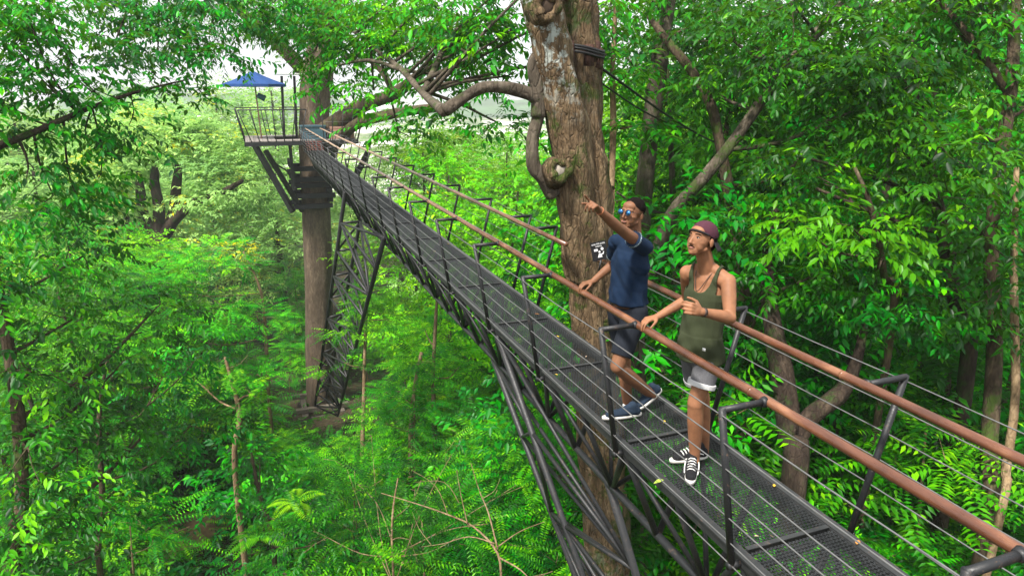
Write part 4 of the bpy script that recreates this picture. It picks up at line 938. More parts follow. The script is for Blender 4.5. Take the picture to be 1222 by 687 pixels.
def shoe(root, heel, toe, mat_u, mat_s, tilt_up=(0, 0, 1), lace=None, stripe=None, name='shoe', w=.042):
    heel, toe = Vector(heel), Vector(toe); f = (toe - heel).normalized(); up = Vector(tilt_up); up = (up - f * up.dot(f)).normalized(); sd = f.cross(up); L = (toe - heel).length
    X = lambda a, b, c: heel + f * a * L + sd * b + up * c
    B = Body(); B.cap(X(.12, 0, .045), X(.42, 0, .048), .040, .041, flat=(.92, 1), ax=sd); B.cap(X(.40, 0, .046), X(.84, 0, .034), .043, .034, flat=(1.08, .85), ax=sd); B.cap(X(.16, 0, .05), X(.22, 0, .095), .040, .036); B.cap(X(.25, 0, .09), X(.5, 0, .06), .03, .026)
    me = B.fuse(.005, 5); co = np.zeros(len(me.vertices) * 3, np.float32); me.vertices.foreach_get('co', co); co = co.reshape(-1, 3)
    hgt = (co - np.array(heel)) @ np.array(up); co = co + np.array(up)[None] * (np.maximum(.012 - hgt, 0))[:, None]; me.vertices.foreach_set('co', co.ravel())
    sh = link(name, me, mat_u, root)
    m = MB(); n = 26; prof = []
    for k in range(n):
        a = 2 * PI * k / n; cx_, sx_ = math.cos(a), math.sin(a); wd = w * (.92 + .14 * max(0, cx_)) * (1 - .12 * (cx_ < -.3)); prof.append((.5 + .54 * cx_ * abs(cx_) ** -.25 if abs(cx_) > .01 else .5, wd * sx_))
    vs = [X(a, b, 0) for a, b in prof] + [X(a, b * 1.05, .012 + .004 * (a > .8)) for a, b in prof] + [X(a, b * .98, .024) for a, b in prof]
    fs = [(i * n + k, i * n + (k + 1) % n, (i + 1) * n + (k + 1) % n, (i + 1) * n + k) for i in (0, 1) for k in range(n)] + [tuple(range(n - 1, -1, -1)), tuple(2 * n + k for k in range(n))]
    m.add(vs, fs); m.build('sole', mat_s, sh)
    if lace:
        m = MB()
        for k in range(5):
            a = .40 + .075 * k; zt = .111 - .0085 * k; m.tube([X(a, -.028, zt - .018), X(a + .015, -.012, zt - .003), X(a + .015, .012, zt - .003), X(a, .028, zt - .018)], .0042, 6)
        m.build('laces', lace, sh, kind='stuff') if False else m.build('laces', lace, sh)
    if stripe:
        for s in (-1, 1):
            m = MB(); m.tube(smooth_path([X(.18, s * .041, .050), X(.34, s * .0445, .066), X(.50, s * .0475, .048), X(.70, s * .0435, .034)], 4), .0046, 6); m.build('side_stripe', stripe, sh)
    return sh
def wr(amp, fr=1.0, ph=0.0):
    def f(c):
        return amp * (np.sin(c[:, 2] * 34 * fr + c[:, 0] * 21 + 2.0 * np.sin(c[:, 1] * 17 + ph)) * .5 + np.sin(c[:, 2] * 61 * fr - c[:, 1] * 43 + ph) * .3 + np.sin(c[:, 0] * 57 + c[:, 1] * 49 + c[:, 2] * 23) * .3)
    return f
HAIR = plain('near_black_hair', (.007, .005, .0045), .95, 0, .06, .5, 180, .8, .004)
EYE = plain('eye_white', (.38, .34, .31), .2, var=.02); IRIS = plain('dark_iris', (.02, .012, .008), .15); LIP = plain('lips', (.30, .12, .09), .5)
def eyes(root, X, M, par):
    for s in (-1, 1):
        b = Body(); b.ell(X(.030 * s, .0765, .008), (.0090, .0090, .0048), M, 14); e = b.m.build('eye', EYE, root)
        b = Body(); b.ell(X(.030 * s, .0845, .008), (.0048, .0030, .0050), M, 12); b.m.build('iris', IRIS, e)
        m = MB(); m.tube([X(.016 * s, .084, .0140), X(.030 * s, .0865, .0155), X(.044 * s, .077, .0125)], .0018, 6); m.build('eyelid', HAIR, e)

# ---- man pointing, navy T-shirt
SK1 = skinmat('skin_brown', (.185, .083, .042))
P1 = empty('person', (2.73, 4.58, .014), label='man in navy T-shirt and mirrored sunglasses pointing up with outstretched arm', cat='person')
B = Body(); f1 = Vector((-.97, -.22, 0)).normalized(); M1 = frame(f1); lf = M1 @ Vector((1, 0, 0))
if lf.y > 0: pass
pel = Vector((2.735, 4.60, .90)); chest = Vector((2.745, 4.60, 1.27)); neck = Vector((2.775, 4.605, 1.455)); hc = Vector((2.732, 4.59, 1.664))
NEAR = Vector((.22, -.97, 0)).normalized()            # towards the camera, across the body
def both(s): return NEAR * s
B.cap(pel, pel + Vector((0, 0, .12)), .125, .112, flat=(1.15, .85), ax=NEAR); B.cap(pel + Vector((0, 0, .12)), chest, .112, .135, flat=(1.15, .78), ax=NEAR); B.cap(chest, chest + Vector((.01, 0, .10)), .135, .105, flat=(1.25, .75), ax=NEAR)
shN = chest + Vector((-.005, 0, .148)) + NEAR * .160; shF = chest + Vector((.0, 0, .145)) - NEAR * .172
B.cap(shN - NEAR * .03, shF + NEAR * .03, .050, .050); B.cap(neck + Vector((0, 0, .0)) + NEAR * .02, shN, .045, .045); B.cap(neck - NEAR * .02, shF, .045, .045); B.cap(neck - Vector((0, 0, .05)), hc + Vector((.022, 0, -.05)), .060, .053)
elN = aty(736, 270, 4.30); wrN = aty(714, 250, 4.20)
B.chain([shN, shN.lerp(elN, .5), elN], [.050, .046, .038]); B.chain([elN, elN.lerp(wrN, .35), wrN], [.041, .038, .026])
hd = (aty(703, 237, 4.13) - wrN).normalized()
hand(B, wrN, hd, (-.25, .25, -1), [.0, .75, .85, .9], thumb=-1, s=1.04, spread=.05)
hF = Vector((2.525, 4.93, RAILZ + .052)); elF = Vector((2.80, 4.98, 1.16)); wrF = Vector((2.60, 4.95, RAILZ + .082))
B.chain([shF, elF], [.054, .040]); B.chain([elF, elF.lerp(wrF, .35), wrF], [.040, .037, .026])
hand(B, wrF, (-1, .12, -.18), (.0, 0, -1), [.42, .42, .42, .45], thumb=1)
hipN = pel + NEAR * .095 + Vector((0, 0, -.03)); hipF = pel - NEAR * .095 + Vector((0, 0, -.03))
knN = aty(737, 437, 4.44); anN = aty(778, 471, 4.50)
B.chain([hipN, knN], [.088, .060]); B.chain([knN, knN.lerp(anN, .33), anN], [.057, .058, .038])
knF = aty(745, 436, 4.66); anF = aty(749, 484, 4.60)
B.chain([hipF, knF], [.088, .058]); B.chain([knF, knF.lerp(anF, .33), anF], [.055, .056, .037]); B.cap(anF, anF + Vector((-.03, 0, -.04)), .036, .03)
toeN = atz(761, 489, .02); heN = aty(789, 466, toeN.y + .02); B.cap(anN, (heN * .7 + toeN * .3), .036, .03)
X, M = head(B, hc, (-.89, -.43, .16), (.12, 0, 1), 1.10)
me = B.fuse(.0045, 6); body1 = link('body', me, SK1, P1)
# hair: a close cap with a soft fade
B = Body(); B.ell(X(0, -.022, .040), (.081, .0985, .0855), M); hy = np.array(M @ Vector((0, 1, 0))); hu = np.array(M @ Vector((0, 0, 1))); hcn = np.array(hc)
def keep_hair(c):
    y = (c - hcn) @ hy; z = (c - hcn) @ hu; return (z > .012 + .55 * np.clip(y + .02, 0, 1) * 1.25) & ~((y > .058) & (z < .085)) | ((y < -.035) & (z > -.045))
link('hair', B.fuse(.0045, 3, keep=lambda c: keep_hair(c) & ~((np.abs((c - hcn) @ np.array(M @ Vector((1, 0, 0)))) > .066) & ((c - hcn) @ hy > -.034) & ((c - hcn) @ hu < .026)), puff=lambda c: .002 * np.sin(c[:, 0] * 420) * np.sin(c[:, 1] * 390) * np.sin(c[:, 2] * 400)), HAIR, P1)
m = MB(); m.tube([X(.019, .088, -.061), X(0, .0965, -.0600), X(-.019, .088, -.061)], .0050, 7); m.build('mouth', LIP, P1)
m = MB()
for s in (-1, 1): m.tube([X(.002 * s, .094, -.047), X(.022 * s, .086, -.050)], .0028, 5)
# sunglasses
SG1 = empty('glasses_tmp', (0, 0, 0)); bpy.data.objects.remove(SG1)
m = MB()
for s in (-1, 1):
    ring = [X(.032 * s + .0215 * math.cos(a), .103 - .10 * abs(.032 * s + .0215 * math.cos(a)) * .35, .006 + .0195 * math.sin(a)) for a in np.linspace(0, 2 * PI, 21)]
    m.tube(ring, .0016, 6, False); m.tube([X(.053 * s, .098, .012), X(.078 * s, .055, .012), X(.083 * s, -.005, .008)], .0018, 6)
m.tube([X(-.011, .104, .010), X(.011, .104, .010)], .0016, 6)
sgl = m.build('sunglasses', plain('dark_metal_frame', (.03, .03, .035), .3, .8), P1)
t = NT('blue_mirror_lens'); LENS = t.done(t.bsdf((.06, .25, .60), .08, .85, .5))
for s in (-1, 1):
    m = MB(); m.tube([X(.032 * s, .1005, .006), X(.032 * s, .1025, .006)], .0205, 20); m.build('lens', LENS, sgl)
# T-shirt
NAVY = cloth('navy_jersey', (.006, .017, .042)); B = Body()
B.cap(pel + Vector((.0, 0, .045)), pel + Vector((0, 0, .17)), .164, .146, flat=(1.12, .84), ax=NEAR, ends=False); B.cap(pel + Vector((0, 0, .15)), chest, .147, .153, flat=(1.12, .82), ax=NEAR); B.cap(chest, chest + Vector((.01, 0, .10)), .152, .116, flat=(1.27, .80), ax=NEAR)
B.cap(shN - NEAR * .02, shF + NEAR * .02, .060, .060); B.cap(neck + Vector((0, 0, -.025)) + NEAR * .03, shN, .058, .057); B.cap(neck + Vector((0, 0, -.025)) - NEAR * .03, shF, .058, .057); B.cap(neck - Vector((0, 0, .06)), neck + Vector((-.005, 0, -.012)), .085, .072)
B.cap(shN, shN.lerp(elN, .44), .060, .064, ends=False); B.cap(shN, shN + Vector((0, 0, .001)), .062, .062); B.cap(shF, shF.lerp(elF, .6), .066, .062, ends=False)
ts = link('t_shirt', B.fuse(.0065, 5, puff=lambda c: wr(.012, .45)(c) * np.clip(1.5 - (c[:, 2] - .95) * 2.5, .35, 1) + .0018 * np.sin((c[:, 2] * 1.0 + c[:, 0] * .8 - c[:, 1] * .9) * 60)), NAVY, P1)
TRIM = NT('pale_patterned_trim'); ck = TRIM.n('ShaderNodeTexChecker'); ck.inputs['Scale'].default_value = 95; ck.inputs['Color1'].default_value = (.55, .66, .70, 1); ck.inputs['Color2'].default_value = (.03, .09, .16, 1); TRIM.l(TRIM.coord(), ck.inputs['Vector']); TRIM = TRIM.done(TRIM.bsdf(ck.outputs[0], .8))
m = MB(); d_ = (elN - shN).normalized(); e_ = shN.lerp(elN, .44); m.tube([e_ - d_ * .014, e_ + d_ * .003], .0675, 24, False); m.build('sleeve_trim', TRIM, ts)
m = MB(); d_ = (elF - shF).normalized(); e_ = shF.lerp(elF, .6); m.tube([e_ - d_ * .012, e_ + d_ * .003], .0660, 24, False); m.build('sleeve_trim', TRIM, ts)
m = MB(); m.tube([neck + Vector((-.005 + .073 * math.cos(a), .073 * math.sin(a), -.012 - .012 * math.cos(a) * -1)) for a in np.linspace(0, 2 * PI, 25)], .006, 7, False); m.build('collar', NAVY, ts)
# shorts, belt
SH1 = cloth('black_shorts_cloth', (.014, .017, .024)); B = Body()
B.cap(pel + Vector((0, 0, -.02)), pel + Vector((0, 0, .05)), .136, .130, flat=(1.13, .88), ax=NEAR, ends=False); B.cap(pel + Vector((0, 0, -.03)), pel, .13, .13, flat=(1.13, .88), ax=NEAR)
B.cap(hipN, hipN.lerp(knN, .80), .105, .086, ends=False); B.cap(hipF, hipF.lerp(knF, .80), .105, .086, ends=False); B.cap(hipN, hipN + Vector((0, 0, .01)), .104, .104); B.cap(hipF, hipF + Vector((0, 0, .01)), .104, .104)
so_ = link('shorts', B.fuse(.0065, 5, puff=wr(.005, .7, 1)), SH1, P1)
m = MB(); m.tube([pel + Vector((0, 0, .020)), pel + Vector((0, 0, .050))], .134, 30, False); me = m.mesh('belt'); mt = Matrix.Translation(pel) @ frame(NEAR).to_4x4() @ Matrix.Diagonal((.89, 1.14, 1, 1)) @ frame(NEAR).to_4x4().inverted() @ Matrix.Translation(-pel); me.transform(mt); link('belt', me, plain('brown_leather', (.09, .035, .018), .5), P1)
NV = cloth('navy_knit_shoe', (.018, .030, .050)); WS = plain('off_white_sole', (.62, .60, .55), .7, var=.08)
h_ = atz(764, 495, .016); t_ = atz(720, 500, .016); shoe(P1, h_ + (h_ - t_).normalized() * .0, t_, NV, WS)
shoe(P1, heN, toeN, NV, WS, tilt_up=(-.55, 0, .7))
m = MB(); m.tube([anF + Vector((-.004, 0, -.012)), anF + Vector((0, 0, .018))], .041, 16); m.build('sock', plain('white_sock', (.7, .7, .68), .9), P1)
m = MB(); m.tube([wrN + (elN - wrN).normalized() * .018 + q for q in [(Vector((0, 0, 0)))]] + [wrN + (elN - wrN).normalized() * .028], .031, 16); m.build('wrist_cord', plain('thin_orange_cord', (.35, .12, .05), .6), P1)

# ---- man in the green tank top and cap
SK2 = skinmat('skin_tanned', (.255, .115, .058))
P2 = empty('person', (2.74, 3.62, .014), label='slim man in olive tank top and backward maroon cap resting a hand on the rail', cat='person')
B = Body(); fb = Vector((-.93, -.37, 0)).normalized(); NR = Vector((.40, -.92, 0)).normalized()
pel = Vector((2.745, 3.63, .90)); chest = Vector((2.755, 3.63, 1.26)); neck = Vector((2.765, 3.64, 1.45)); hc = aty(837, 286, 3.62)
B.cap(pel, pel + Vector((0, 0, .12)), .108, .094, flat=(1.13, .85), ax=NR); B.cap(pel + Vector((0, 0, .12)), chest, .094, .120, flat=(1.10, .76), ax=NR); B.cap(chest, chest + Vector((.0, 0, .09)), .120, .095, flat=(1.18, .72), ax=NR)
shN = chest + Vector((.0, 0, .135)) + NR * .152; shF = chest + Vector((.0, 0, .135)) - NR * .152
B.cap(shN - NR * .02, shF + NR * .02, .050, .050); B.ell(shN - Vector((0, 0, .01)), (.050, .050, .058), Matrix.Identity(3)); B.ell(shF - Vector((0, 0, .01)), (.050, .050, .058), Matrix.Identity(3))
B.cap(neck - Vector((0, 0, .05)), hc + Vector((.018, .004, -.05)), .058, .050)
for s in (-1, 1): B.cap(neck + Vector((0, 0, .012)) + NR * .025 * s, chest + Vector((0, 0, .148)) + NR * .132 * s, .036, .042)
m = MB(); m.tube([neck + fb * .052 + NR * .05 + Vector((0, 0, .0)), neck + fb * .066 + Vector((0, 0, -.03)), neck + fb * .052 - NR * .05], .010, 6)
elN = aty(871, 379, 3.38); wrN = aty(832, 371, 3.33)
wrN = elN + (aty(832, 371, 3.36) - elN).normalized() * .25
B.chain([shN, shN.lerp(elN, .45), elN], [.049, .047, .037]); B.chain([elN, elN.lerp(wrN, .35), wrN], [.041, .039, .026])
hand(B, wrN, (wrN - elN).normalized() + Vector((0, 0, .1)), (.15, .75, -.25), [.62, .65, .7, .75], thumb=-1)
wrF = Vector((2.60, 3.95, RAILZ + .080)); elF = Vector((2.83, 3.93, 1.145))
B.chain([shF, elF], [.052, .040]); B.chain([elF, elF.lerp(wrF, .35), wrF], [.040, .037, .026])
hand(B, wrF, (-1, .05, -.16), (0, 0, -1), [.40, .42, .45, .48], thumb=1)
hipN = pel + NR * .082 + Vector((0, 0, -.03)); hipF = pel - NR * .082 + Vector((0, 0, -.03))
knN = aty(830, 481, 3.54); anN = aty(829, 545, 3.57); knF = aty(838, 476, 3.74); anF = aty(840, 538, 3.74)
B.chain([hipN, knN], [.070, .056]); B.chain([knN, knN.lerp(anN, .33), anN], [.053, .055, .036]); B.chain([hipF, knF], [.070, .056]); B.chain([knF, knF.lerp(anF, .33), anF], [.053, .055, .036])
B.cap(anN, anN + Vector((-.02, -.03, -.05)), .036, .03); B.cap(anF, anF + Vector((-.04, 0, -.04)), .036, .03)
X, M = head(B, hc, (-.95, -.27, .24), (.12, .05, 1), 1.0)
link('body', B.fuse(.0045, 6), SK2, P2)
eyes(P2, X, M, None)
m = MB(); m.tube([X(.018, .088, -.061), X(0, .0955, -.0600), X(-.018, .088, -.061)], .0042, 7); m.build('mouth', LIP, P2)
m = MB(); m.tube(smooth_path([X(.023, .0835, -.056), X(.012, .0925, -.050), X(0, .0955, -.0485), X(-.012, .0925, -.050), X(-.023, .0835, -.056)], 3), .0027, 7); m.build('moustache', HAIR, P2)
B = Body(); B.ell(X(0, .074, -.098), (.011, .007, .009), M); B.m.build('goatee', HAIR, P2)
for s in (-1, 1): m = MB(); m.tube([X(.014 * s, .0915, .030), X(.032 * s, .088, .034), X(.047 * s, .073, .028)], .0026, 6); m.build('eyebrow', HAIR, P2)
B = Body(); B.ell(X(0, -.030, .020), (.081, .085, .070), M); B.ell(X(0, -.075, -.030), (.058, .030, .045), M); hy = np.array(M @ Vector((0, 1, 0))); hu = np.array(M @ Vector((0, 0, 1))); hcn = np.array(hc)
link('hair', B.fuse(.0045, 3, keep=lambda c: ((c - hcn) @ hy < .012) , puff=lambda c: .002 * np.sin(c[:, 0] * 300) * np.sin(c[:, 1] * 290)), HAIR, P2)
MAR = cloth('maroon_cap_cloth', (.065, .022, .034)); B = Body(); B.ell(X(0, -.020, .040), (.083, .101, .088), M)
def keep_cap(c):
    y = (c - hcn) @ hy; z = (c - hcn) @ hu; return z > .022 + .30 * y
cp = link('cap', B.fuse(.0045, 3, keep=keep_cap), MAR, P2); md = cp.modifiers.new('t', 'SOLIDIFY'); md.thickness = .003
m = MB(); n_ = 12
for j in range(5):
    for k in range(n_ + 1):
        a = PI * (k / n_ - .5) * .95; rr = .094 + .014 * j; m.v.append(tuple(X(.80 * rr * math.sin(a), -.022 - rr * math.cos(a) * 1.02, .012 - .014 * j + .010 * math.cos(a * 2))))
for j in range(4):
    for k in range(n_): q_ = j * (n_ + 1) + k; m.f.append((q_, q_ + 1, q_ + n_ + 2, q_ + n_ + 1))
me = m.mesh('bill'); bo = link('bill', me, cloth('black_bill', (.015, .013, .016)), cp); md = bo.modifiers.new('t', 'SOLIDIFY'); md.thickness = .004
m = MB(); m.tube(smooth_path([X(.076, .030, .036), X(.048, .072, .048), X(0, .090, .054), X(-.048, .072, .048), X(-.076, .030, .036)], 4), .0068, 8); m.build('strap', cloth('dark_strap', (.02, .018, .02)), cp)
# necklace
m = MB(); m.tube(smooth_path([neck + NR * .062 + Vector((0, 0, .005)), neck + NR * .05 + fb * .066 + Vector((0, 0, -.035)), neck + fb * .118 + Vector((0, 0, -.135)), neck - NR * .05 + fb * .066 + Vector((0, 0, -.035)), neck - NR * .062 + Vector((0, 0, .005))], 5), .0028, 6); m.build('necklace', plain('dark_cord', (.04, .02, .012), .7), P2)
# tank top: a loose shell with a deep front scoop and wide armholes
OL = cloth('olive_jersey', (.037, .045, .022)); B = Body()
B.cap(pel + Vector((0, 0, -.085)), pel + Vector((0, 0, .10)), .144, .129, flat=(1.17, .87), ax=NR, ends=False); B.cap(pel + Vector((0, 0, .07)), chest, .128, .130, flat=(1.15, .86), ax=NR); B.cap(chest, chest + Vector((0, 0, .09)), .131, .102, flat=(1.18, .80), ax=NR)
B.cap(shN - NR * .03, shF + NR * .03, .060, .060); B.cap(neck + Vector((0, 0, -.04)), neck + Vector((0, 0, -.01)), .078, .06)
for s in (-1, 1): B.cap(neck + Vector((0, 0, .009)) + NR * .03 * s, chest + Vector((0, 0, .15)) + NR * .130 * s, .050, .055)
cN, cf, cr_ = np.array(chest), np.array(fb), np.array(NR)
def keep_tank(c):
    d = c - cN; x = d @ cr_; y = d @ cf; z = d[:, 2]
    arm = (np.abs(x) > .118 - .35 * np.clip(z - .02, 0, .2)) & (z > .045) & (np.abs(x) > .106)
    neckf = (y > -.01) & (z > .050 + (np.abs(x) / .078) ** 3 * .13); neckb = (y <= -.01) & (z > .175) & (np.abs(x) < .075)
    return ~(arm | neckf & (np.abs(x) < .09) | neckb)
tk_ = link('tank_top', B.fuse(.0055, 5, keep=keep_tank, puff=lambda c: (wr(.013, .45, 2)(c) + .002 * np.sin((c[:, 2] + c[:, 0] * .7 + c[:, 1] * .8) * 55)) * np.clip(1.25 - (c[:, 2] - .85) * 2.2, .25, 1)), OL, P2); md = tk_.modifiers.new('t', 'SOLIDIFY'); md.thickness = .004; md.offset = 0
m = MB(); q_ = aty(840, 417, 3.455); m.box(q_, (.022, .003, .020), frame(fb)); m.build('hem_label', plain('white_tag', (.7, .7, .68), .8), tk_)
SH2 = cloth('grey_marl_cloth', (.10, .10, .108), .35, 320); B = Body()
B.cap(pel + Vector((0, 0, -.03)), pel + Vector((0, 0, .05)), .120, .112, flat=(1.13, .88), ax=NR); cuN, cuF = hipN.lerp(knN, .62), hipF.lerp(knF, .60)
B.cap(hipN, cuN, .080, .088, ends=False); B.cap(hipF, cuF, .080, .088, ends=False); B.cap(hipN, hipN + Vector((0, 0, .01)), .083, .083); B.cap(hipF, hipF + Vector((0, 0, .01)), .083, .083)
s2 = link('shorts', B.fuse(.0065, 5, puff=wr(.005, .7, 3)), SH2, P2)
CUFF = cloth('pale_cuff_cloth', (.52, .52, .52), .08)
for a, b in ((hipN, cuN), (hipF, cuF)):
    d_ = (b - a).normalized(); B = Body(); B.cap(b - d_ * .026, b + d_ * .010, .0955, .0950, n=26, ends=False); link('cuff', B.fuse(.004, 3), CUFF, s2)
BK = cloth('black_canvas', (.016, .016, .018)); LC = plain('white_laces', (.68, .67, .64), .8, var=.05)
hN = atz(829, 552, .016); tN = atz(821, 574, .016); d_ = (tN - hN).normalized(); shoe(P2, anN + Vector((.02, .045, 0)) - Vector((0, 0, anN.z - .016)), anN + Vector((.02, .045, 0)) - Vector((0, 0, anN.z - .016)) + Vector((-.62, -.78, 0)).normalized() * .285, BK, WS, lace=LC, stripe=LC)
hF_ = atz(843, 545, .016); shoe(P2, hF_, hF_ + Vector((-.98, .10, 0)).normalized() * .285, BK, WS, lace=LC, stripe=LC)
m = MB(); m.tube([wrN + (elN - wrN).normalized() * .012, wrN + (elN - wrN).normalized() * .03], .031, 16); m.build('bracelet', plain('dark_bead_bracelet', (.03, .015, .01), .6), P2)

# ------------------------------------------------------------------ kinds of tree that repeat; built at the origin, then copied
def proto_tree(name, h, r, style, leaf, bark, seed, tr=.09, nb=6, low=.45, **k):
    rng = np.random.default_rng(seed); lean = rng.normal(0, .05 * h, 2)
    trunk = [(0, 0, -.4), (lean[0] * .2, lean[1] * .3, h * .3), (lean[0] * .9, lean[1] * .6, h * .6), (lean[0], lean[1], h * .93)]
    blobs = []
    for i in range(nb):
        t = low + (1 - low) * (i + .3) / nb; a = i * 2.4 + rng.random()
        q = r * .62 * math.sin(PI * min(1, (t - low) / (1 - low) * .8 + .25)) * rng.uniform(.6, 1.2)
        rb = r * rng.uniform(.42, .66)
        blobs.append(((lean[0] * t + q * math.cos(a), lean[1] * t + q * math.sin(a), h * t - rb * .35), (rb, rb, rb * .62)))
    blobs.append(((lean[0], lean[1], h - r * .3), (r * .5, r * .5, r * .34)))
    o = make_tree(name, 'x', 'tree', trunk, [tr, tr * .85, tr * .6, tr * .25], blobs, style, leaf, bark, seed=seed, **k)
    o['h'] = h; return o
PT = {
 'fern':  [proto_tree('feathery_tree', 8, 2.1, 'fern', 'fern', 'tan', 11, .06, 7, cr=.5, spc=14, dens=.9, every=3), proto_tree('feathery_tree', 6, 1.8, 'fern', 'fern', 'tan', 12, .05, 6, low=.35, cr=.5, spc=14, dens=.9, every=3)],
 'broad': [proto_tree('broadleaf_tree', 11, 2.6, 'broad2', 'mid', 'grey', 21, .11, 9, low=.3, cr=.6, spc=17, every=3), proto_tree('broadleaf_tree', 8, 2.2, 'broad2', 'mid', 'brown', 22, .09, 8, low=.3, cr=.55, spc=17, every=3)],
 'fine':  [proto_tree('small_leaved_tree', 10, 2.7, 'fine', 'lime', 'brown', 31, .10, 9, low=.35, cr=.55, spc=18, every=3), proto_tree('small_leaved_tree', 8, 2.3, 'fine', 'lime', 'grey', 32, .08, 8, low=.3, cr=.5, spc=18, every=3)],
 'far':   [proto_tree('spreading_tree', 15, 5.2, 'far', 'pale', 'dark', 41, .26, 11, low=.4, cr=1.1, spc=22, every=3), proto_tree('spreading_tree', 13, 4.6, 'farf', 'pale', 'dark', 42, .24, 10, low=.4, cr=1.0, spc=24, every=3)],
 'bush':  [proto_tree('leafy_bush', 2.6, 1.3, 'broad2', 'mid', 'brown', 51, .03, 6, low=.15, cr=.42, spc=14, every=3, r0=.012), proto_tree('leafy_bush', 2.2, 1.2, 'fine', 'mid', 'brown', 52, .03, 6, low=.15, cr=.42, spc=16, every=3, r0=.012), proto_tree('leafy_bush', 2.4, 1.5, 'frond', 'fern', 'tan', 53, .03, 5, low=.2, cr=.5, spc=9, every=3, r0=.012)],
}
PT_used = {id(o): False for v in PT.values() for o in v}
PT_list = [o for v in PT.values() for o in v]
kids = {o.name: [c for c in bpy.data.objects if c.parent == o] for o in PT_list}
def plant(kind, x, y, ztop, label, group, cat='tree', sc=None, idx=None, leaf=None):
    z = gz(x, y); ps = PT[kind]; i = random.randrange(len(ps)) if idx is None else idx
    p = ps[i]; s = sc or max(.45, min(1.9, (ztop - z) / p['h']))
    c = p.copy(); COL.objects.link(c); c.location = (x, y, z - .2); c.rotation_euler = (random.uniform(-.05, .05), random.uniform(-.05, .05), random.uniform(0, 6.28))
    hs = min(s, 1.5) if s > 1 else s ** .6
    c.scale = (hs, hs, s); del c['h']
    c['label'] = label; c['category'] = cat; c['group'] = group
    for ch in kids[p.name]:
        d = ch.copy(); COL.objects.link(d); d.parent = c
        if leaf and d.name.startswith('crown'):
            d.material_slots[0].link = 'OBJECT'; d.material_slots[0].material = LEAF[leaf]
    return c
def band(kind, n, u0, u1, v0, v1, d0, d1, label, group, cat='tree', leaf=None, minx=None, slope=0, **k):
    """n trees whose tops show between those sight lines at those depths, on the ground where they stand"""
    for i in range(n):
        f = (i + random.random()) / n; u = u0 + (u1 - u0) * f; d = random.uniform(d0, d1)
        v = random.uniform(v0, v1) + slope * (f - .5)
        q = at(u, v, d)
        if minx is not None and q.x < minx: continue
        if 140 < u < 280 and 9 < d < 24.5: continue
        if 285 < u < 470 and d < 37 and v < 545: continue
        if 130 < u < 250 and 25 < d < 60 and v < 270: continue
        if abs(q.x - 2.8) < 2.6 and q.z > -1.5 and -3 < q.y < 40: continue
        if gz(q.x, q.y) > q.z - .8: continue
        plant(kind, q.x, q.y, q.z, label, group, cat, leaf=leaf, **k)
# far hazy slope, left and behind the platform
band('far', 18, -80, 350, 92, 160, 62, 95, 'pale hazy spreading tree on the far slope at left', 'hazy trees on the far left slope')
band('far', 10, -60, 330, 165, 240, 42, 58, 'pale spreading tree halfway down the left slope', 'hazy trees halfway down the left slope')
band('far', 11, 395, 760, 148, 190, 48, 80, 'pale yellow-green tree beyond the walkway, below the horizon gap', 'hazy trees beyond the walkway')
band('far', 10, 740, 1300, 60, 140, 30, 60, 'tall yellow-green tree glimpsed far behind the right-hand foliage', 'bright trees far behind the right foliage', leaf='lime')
# mid slope
band('fine', 14, 420, 720, 150, 250, 22, 40, 'bright lime small-leaved tree just beyond the walkway rail', 'lime small-leaved trees beyond the walkway')
band('fern', 12, 90, 275, 285, 400, 20, 30, 'bright feathery tree on the slope left of the platform trunk', 'feathery trees left of the platform trunk')
band('fine', 6, 60, 300, 255, 330, 28, 38, 'light green small-leaved tree below the hazy far trees', 'small-leaved trees left of the platform')
band('broad', 5, -60, 130, 250, 380, 15, 24, 'mid-green broadleaf tree low at the left edge', 'broadleaf trees at the left edge', leaf='mid')
band('fern', 7, 320, 460, 520, 600, 20, 27, 'feathery sapling in front of the stacked timbers at the platform tree', 'feathery saplings below the platform tree')
band('fern', 8, 335, 372, 300, 470, 38, 46, 'feathery tree behind the lattice leg', 'feathery trees behind the lattice leg')
band('fern', 12, 395, 560, 330, 460, 33, 48, 'feathery tree seen under the far half of the walkway', 'feathery trees under the far walkway')
band('fern', 9, 440, 600, 450, 560, 19, 28, 'feathery sapling in the hollow under the walkway', 'feathery saplings in the hollow')
band('fern', 9, 500, 720, 480, 640, 12, 18, 'feathery sapling below the walkway truss', 'feathery saplings below the truss', leaf='mid')
band('fine', 8, 480, 720, 300, 470, 22, 34, 'small-leaved tree behind the walkway truss', 'small-leaved trees behind the truss', leaf='mid', minx=4.8)
band('broad', 7, 60, 330, 470, 600, 14, 20, 'dark-leaved broadleaf sapling at lower left', 'dark saplings at lower left', leaf='deep')
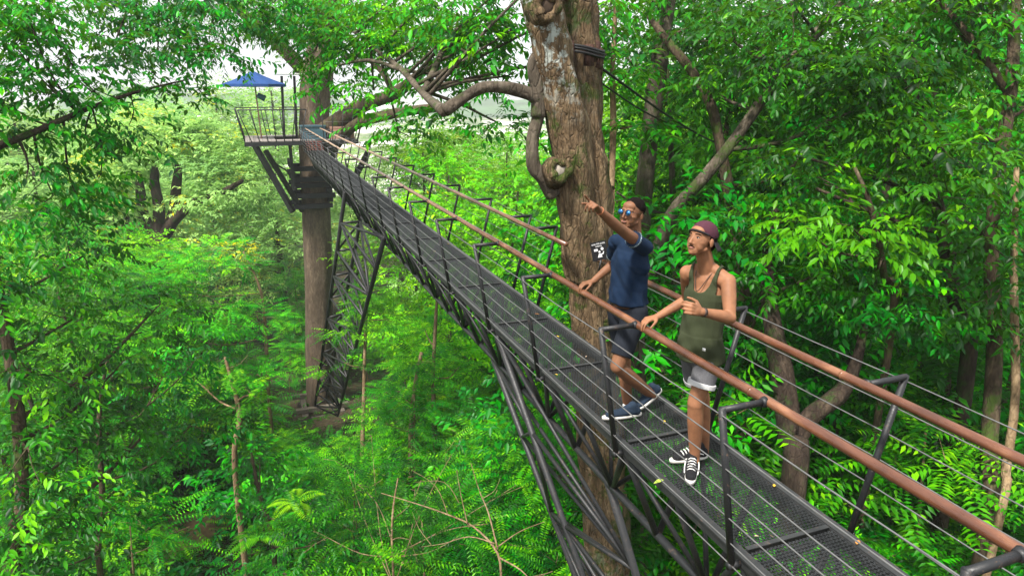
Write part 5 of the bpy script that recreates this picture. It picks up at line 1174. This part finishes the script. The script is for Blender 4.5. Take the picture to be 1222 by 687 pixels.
# right hand wall of foliage
band('broad', 14, 760, 1330, -80, 120, 12, 19, 'tall dark broadleaf tree in the thick foliage at right', 'tall broadleaf trees at right', leaf='deep')
band('fine', 12, 720, 1330, 60, 260, 16, 27, 'bright small-leaved tree shining through the foliage at right', 'bright small-leaved trees at right')
band('broad', 12, 740, 1330, 230, 420, 9.5, 15, 'mid-green broadleaf sapling beside the near half of the walkway', 'broadleaf saplings beside the near walkway', minx=5.6, leaf='deep')
band('fern', 8, 820, 1300, 470, 640, 8.5, 14, 'feathery sapling below the right-hand rail', 'feathery saplings below the right rail', minx=5.2, leaf='mid')
band('fine', 8, 700, 1100, 380, 600, 12, 20, 'small-leaved sapling low behind the two men', 'small-leaved saplings low behind the men', leaf='mid', minx=5.2)
# bushes over the whole slope
def bushes(n, u0, u1, d0, d1, label, group, minx=None):
    k = 0
    for _ in range(n * 3):
        if k >= n: break
        u = random.uniform(u0, u1); d = d0 + (d1 - d0) * random.random() ** .8; q = at(u, 343, d); x, y = q.x, q.y
        if 335 < u < 440 and 19 < d < 37: continue
        if 140 < u < 280 and 9 < d < 24.5: continue
        if math.hypot(x + 4.0, (y - 23.4) * .8) < 2.0: continue
        s = random.uniform(.7, 1.7)
        if abs(x - 3) < 1.2 and y < 10: continue
        plant('bush', x, y, 0, label, group, 'bush', sc=s, leaf=random.choice([None, None, 'deep', 'fern'])); k += 1
bushes(60, -60, 420, 14, 30, 'leafy green bush covering the slope at left', 'bushes on the left slope')
bushes(60, 380, 760, 11, 30, 'leafy green bush on the slope under the walkway', 'bushes under the walkway')
bushes(60, 740, 1350, 10, 26, 'leafy green bush in the undergrowth at right', 'bushes in the right undergrowth')
# low ground cover
rng = np.random.default_rng(77); n = 9000
uu = rng.uniform(-100, 1350, n); dd = 9 + 40 * rng.random(n) ** 1.3
q = np.array([tuple(at(a, 343, b)) for a, b in zip(uu, dd)]); q[:, 2] = ground(q[:, 0], q[:, 1]) + rng.uniform(.0, .7, n)
keep = np.hypot(q[:, 0] + 4.0, (q[:, 1] - 23.4) * .8) > 1.6; q = q[keep]
D = rng.normal(0, 1, (len(q), 3)); D[:, 2] = rng.uniform(.05, .6, len(q))
link('ground_cover', leaves_mesh('ground_cover', *sprays(q, D, dict(L=.15, W=.4, n=9, sl=.5, droop=.4), rng, rng.normal(.4, .2, len(q)))), LEAF['mid'], kind='stuff')
for o in PT_list:
    for c in kids[o.name]: bpy.data.objects.remove(c)
    bpy.data.objects.remove(o)
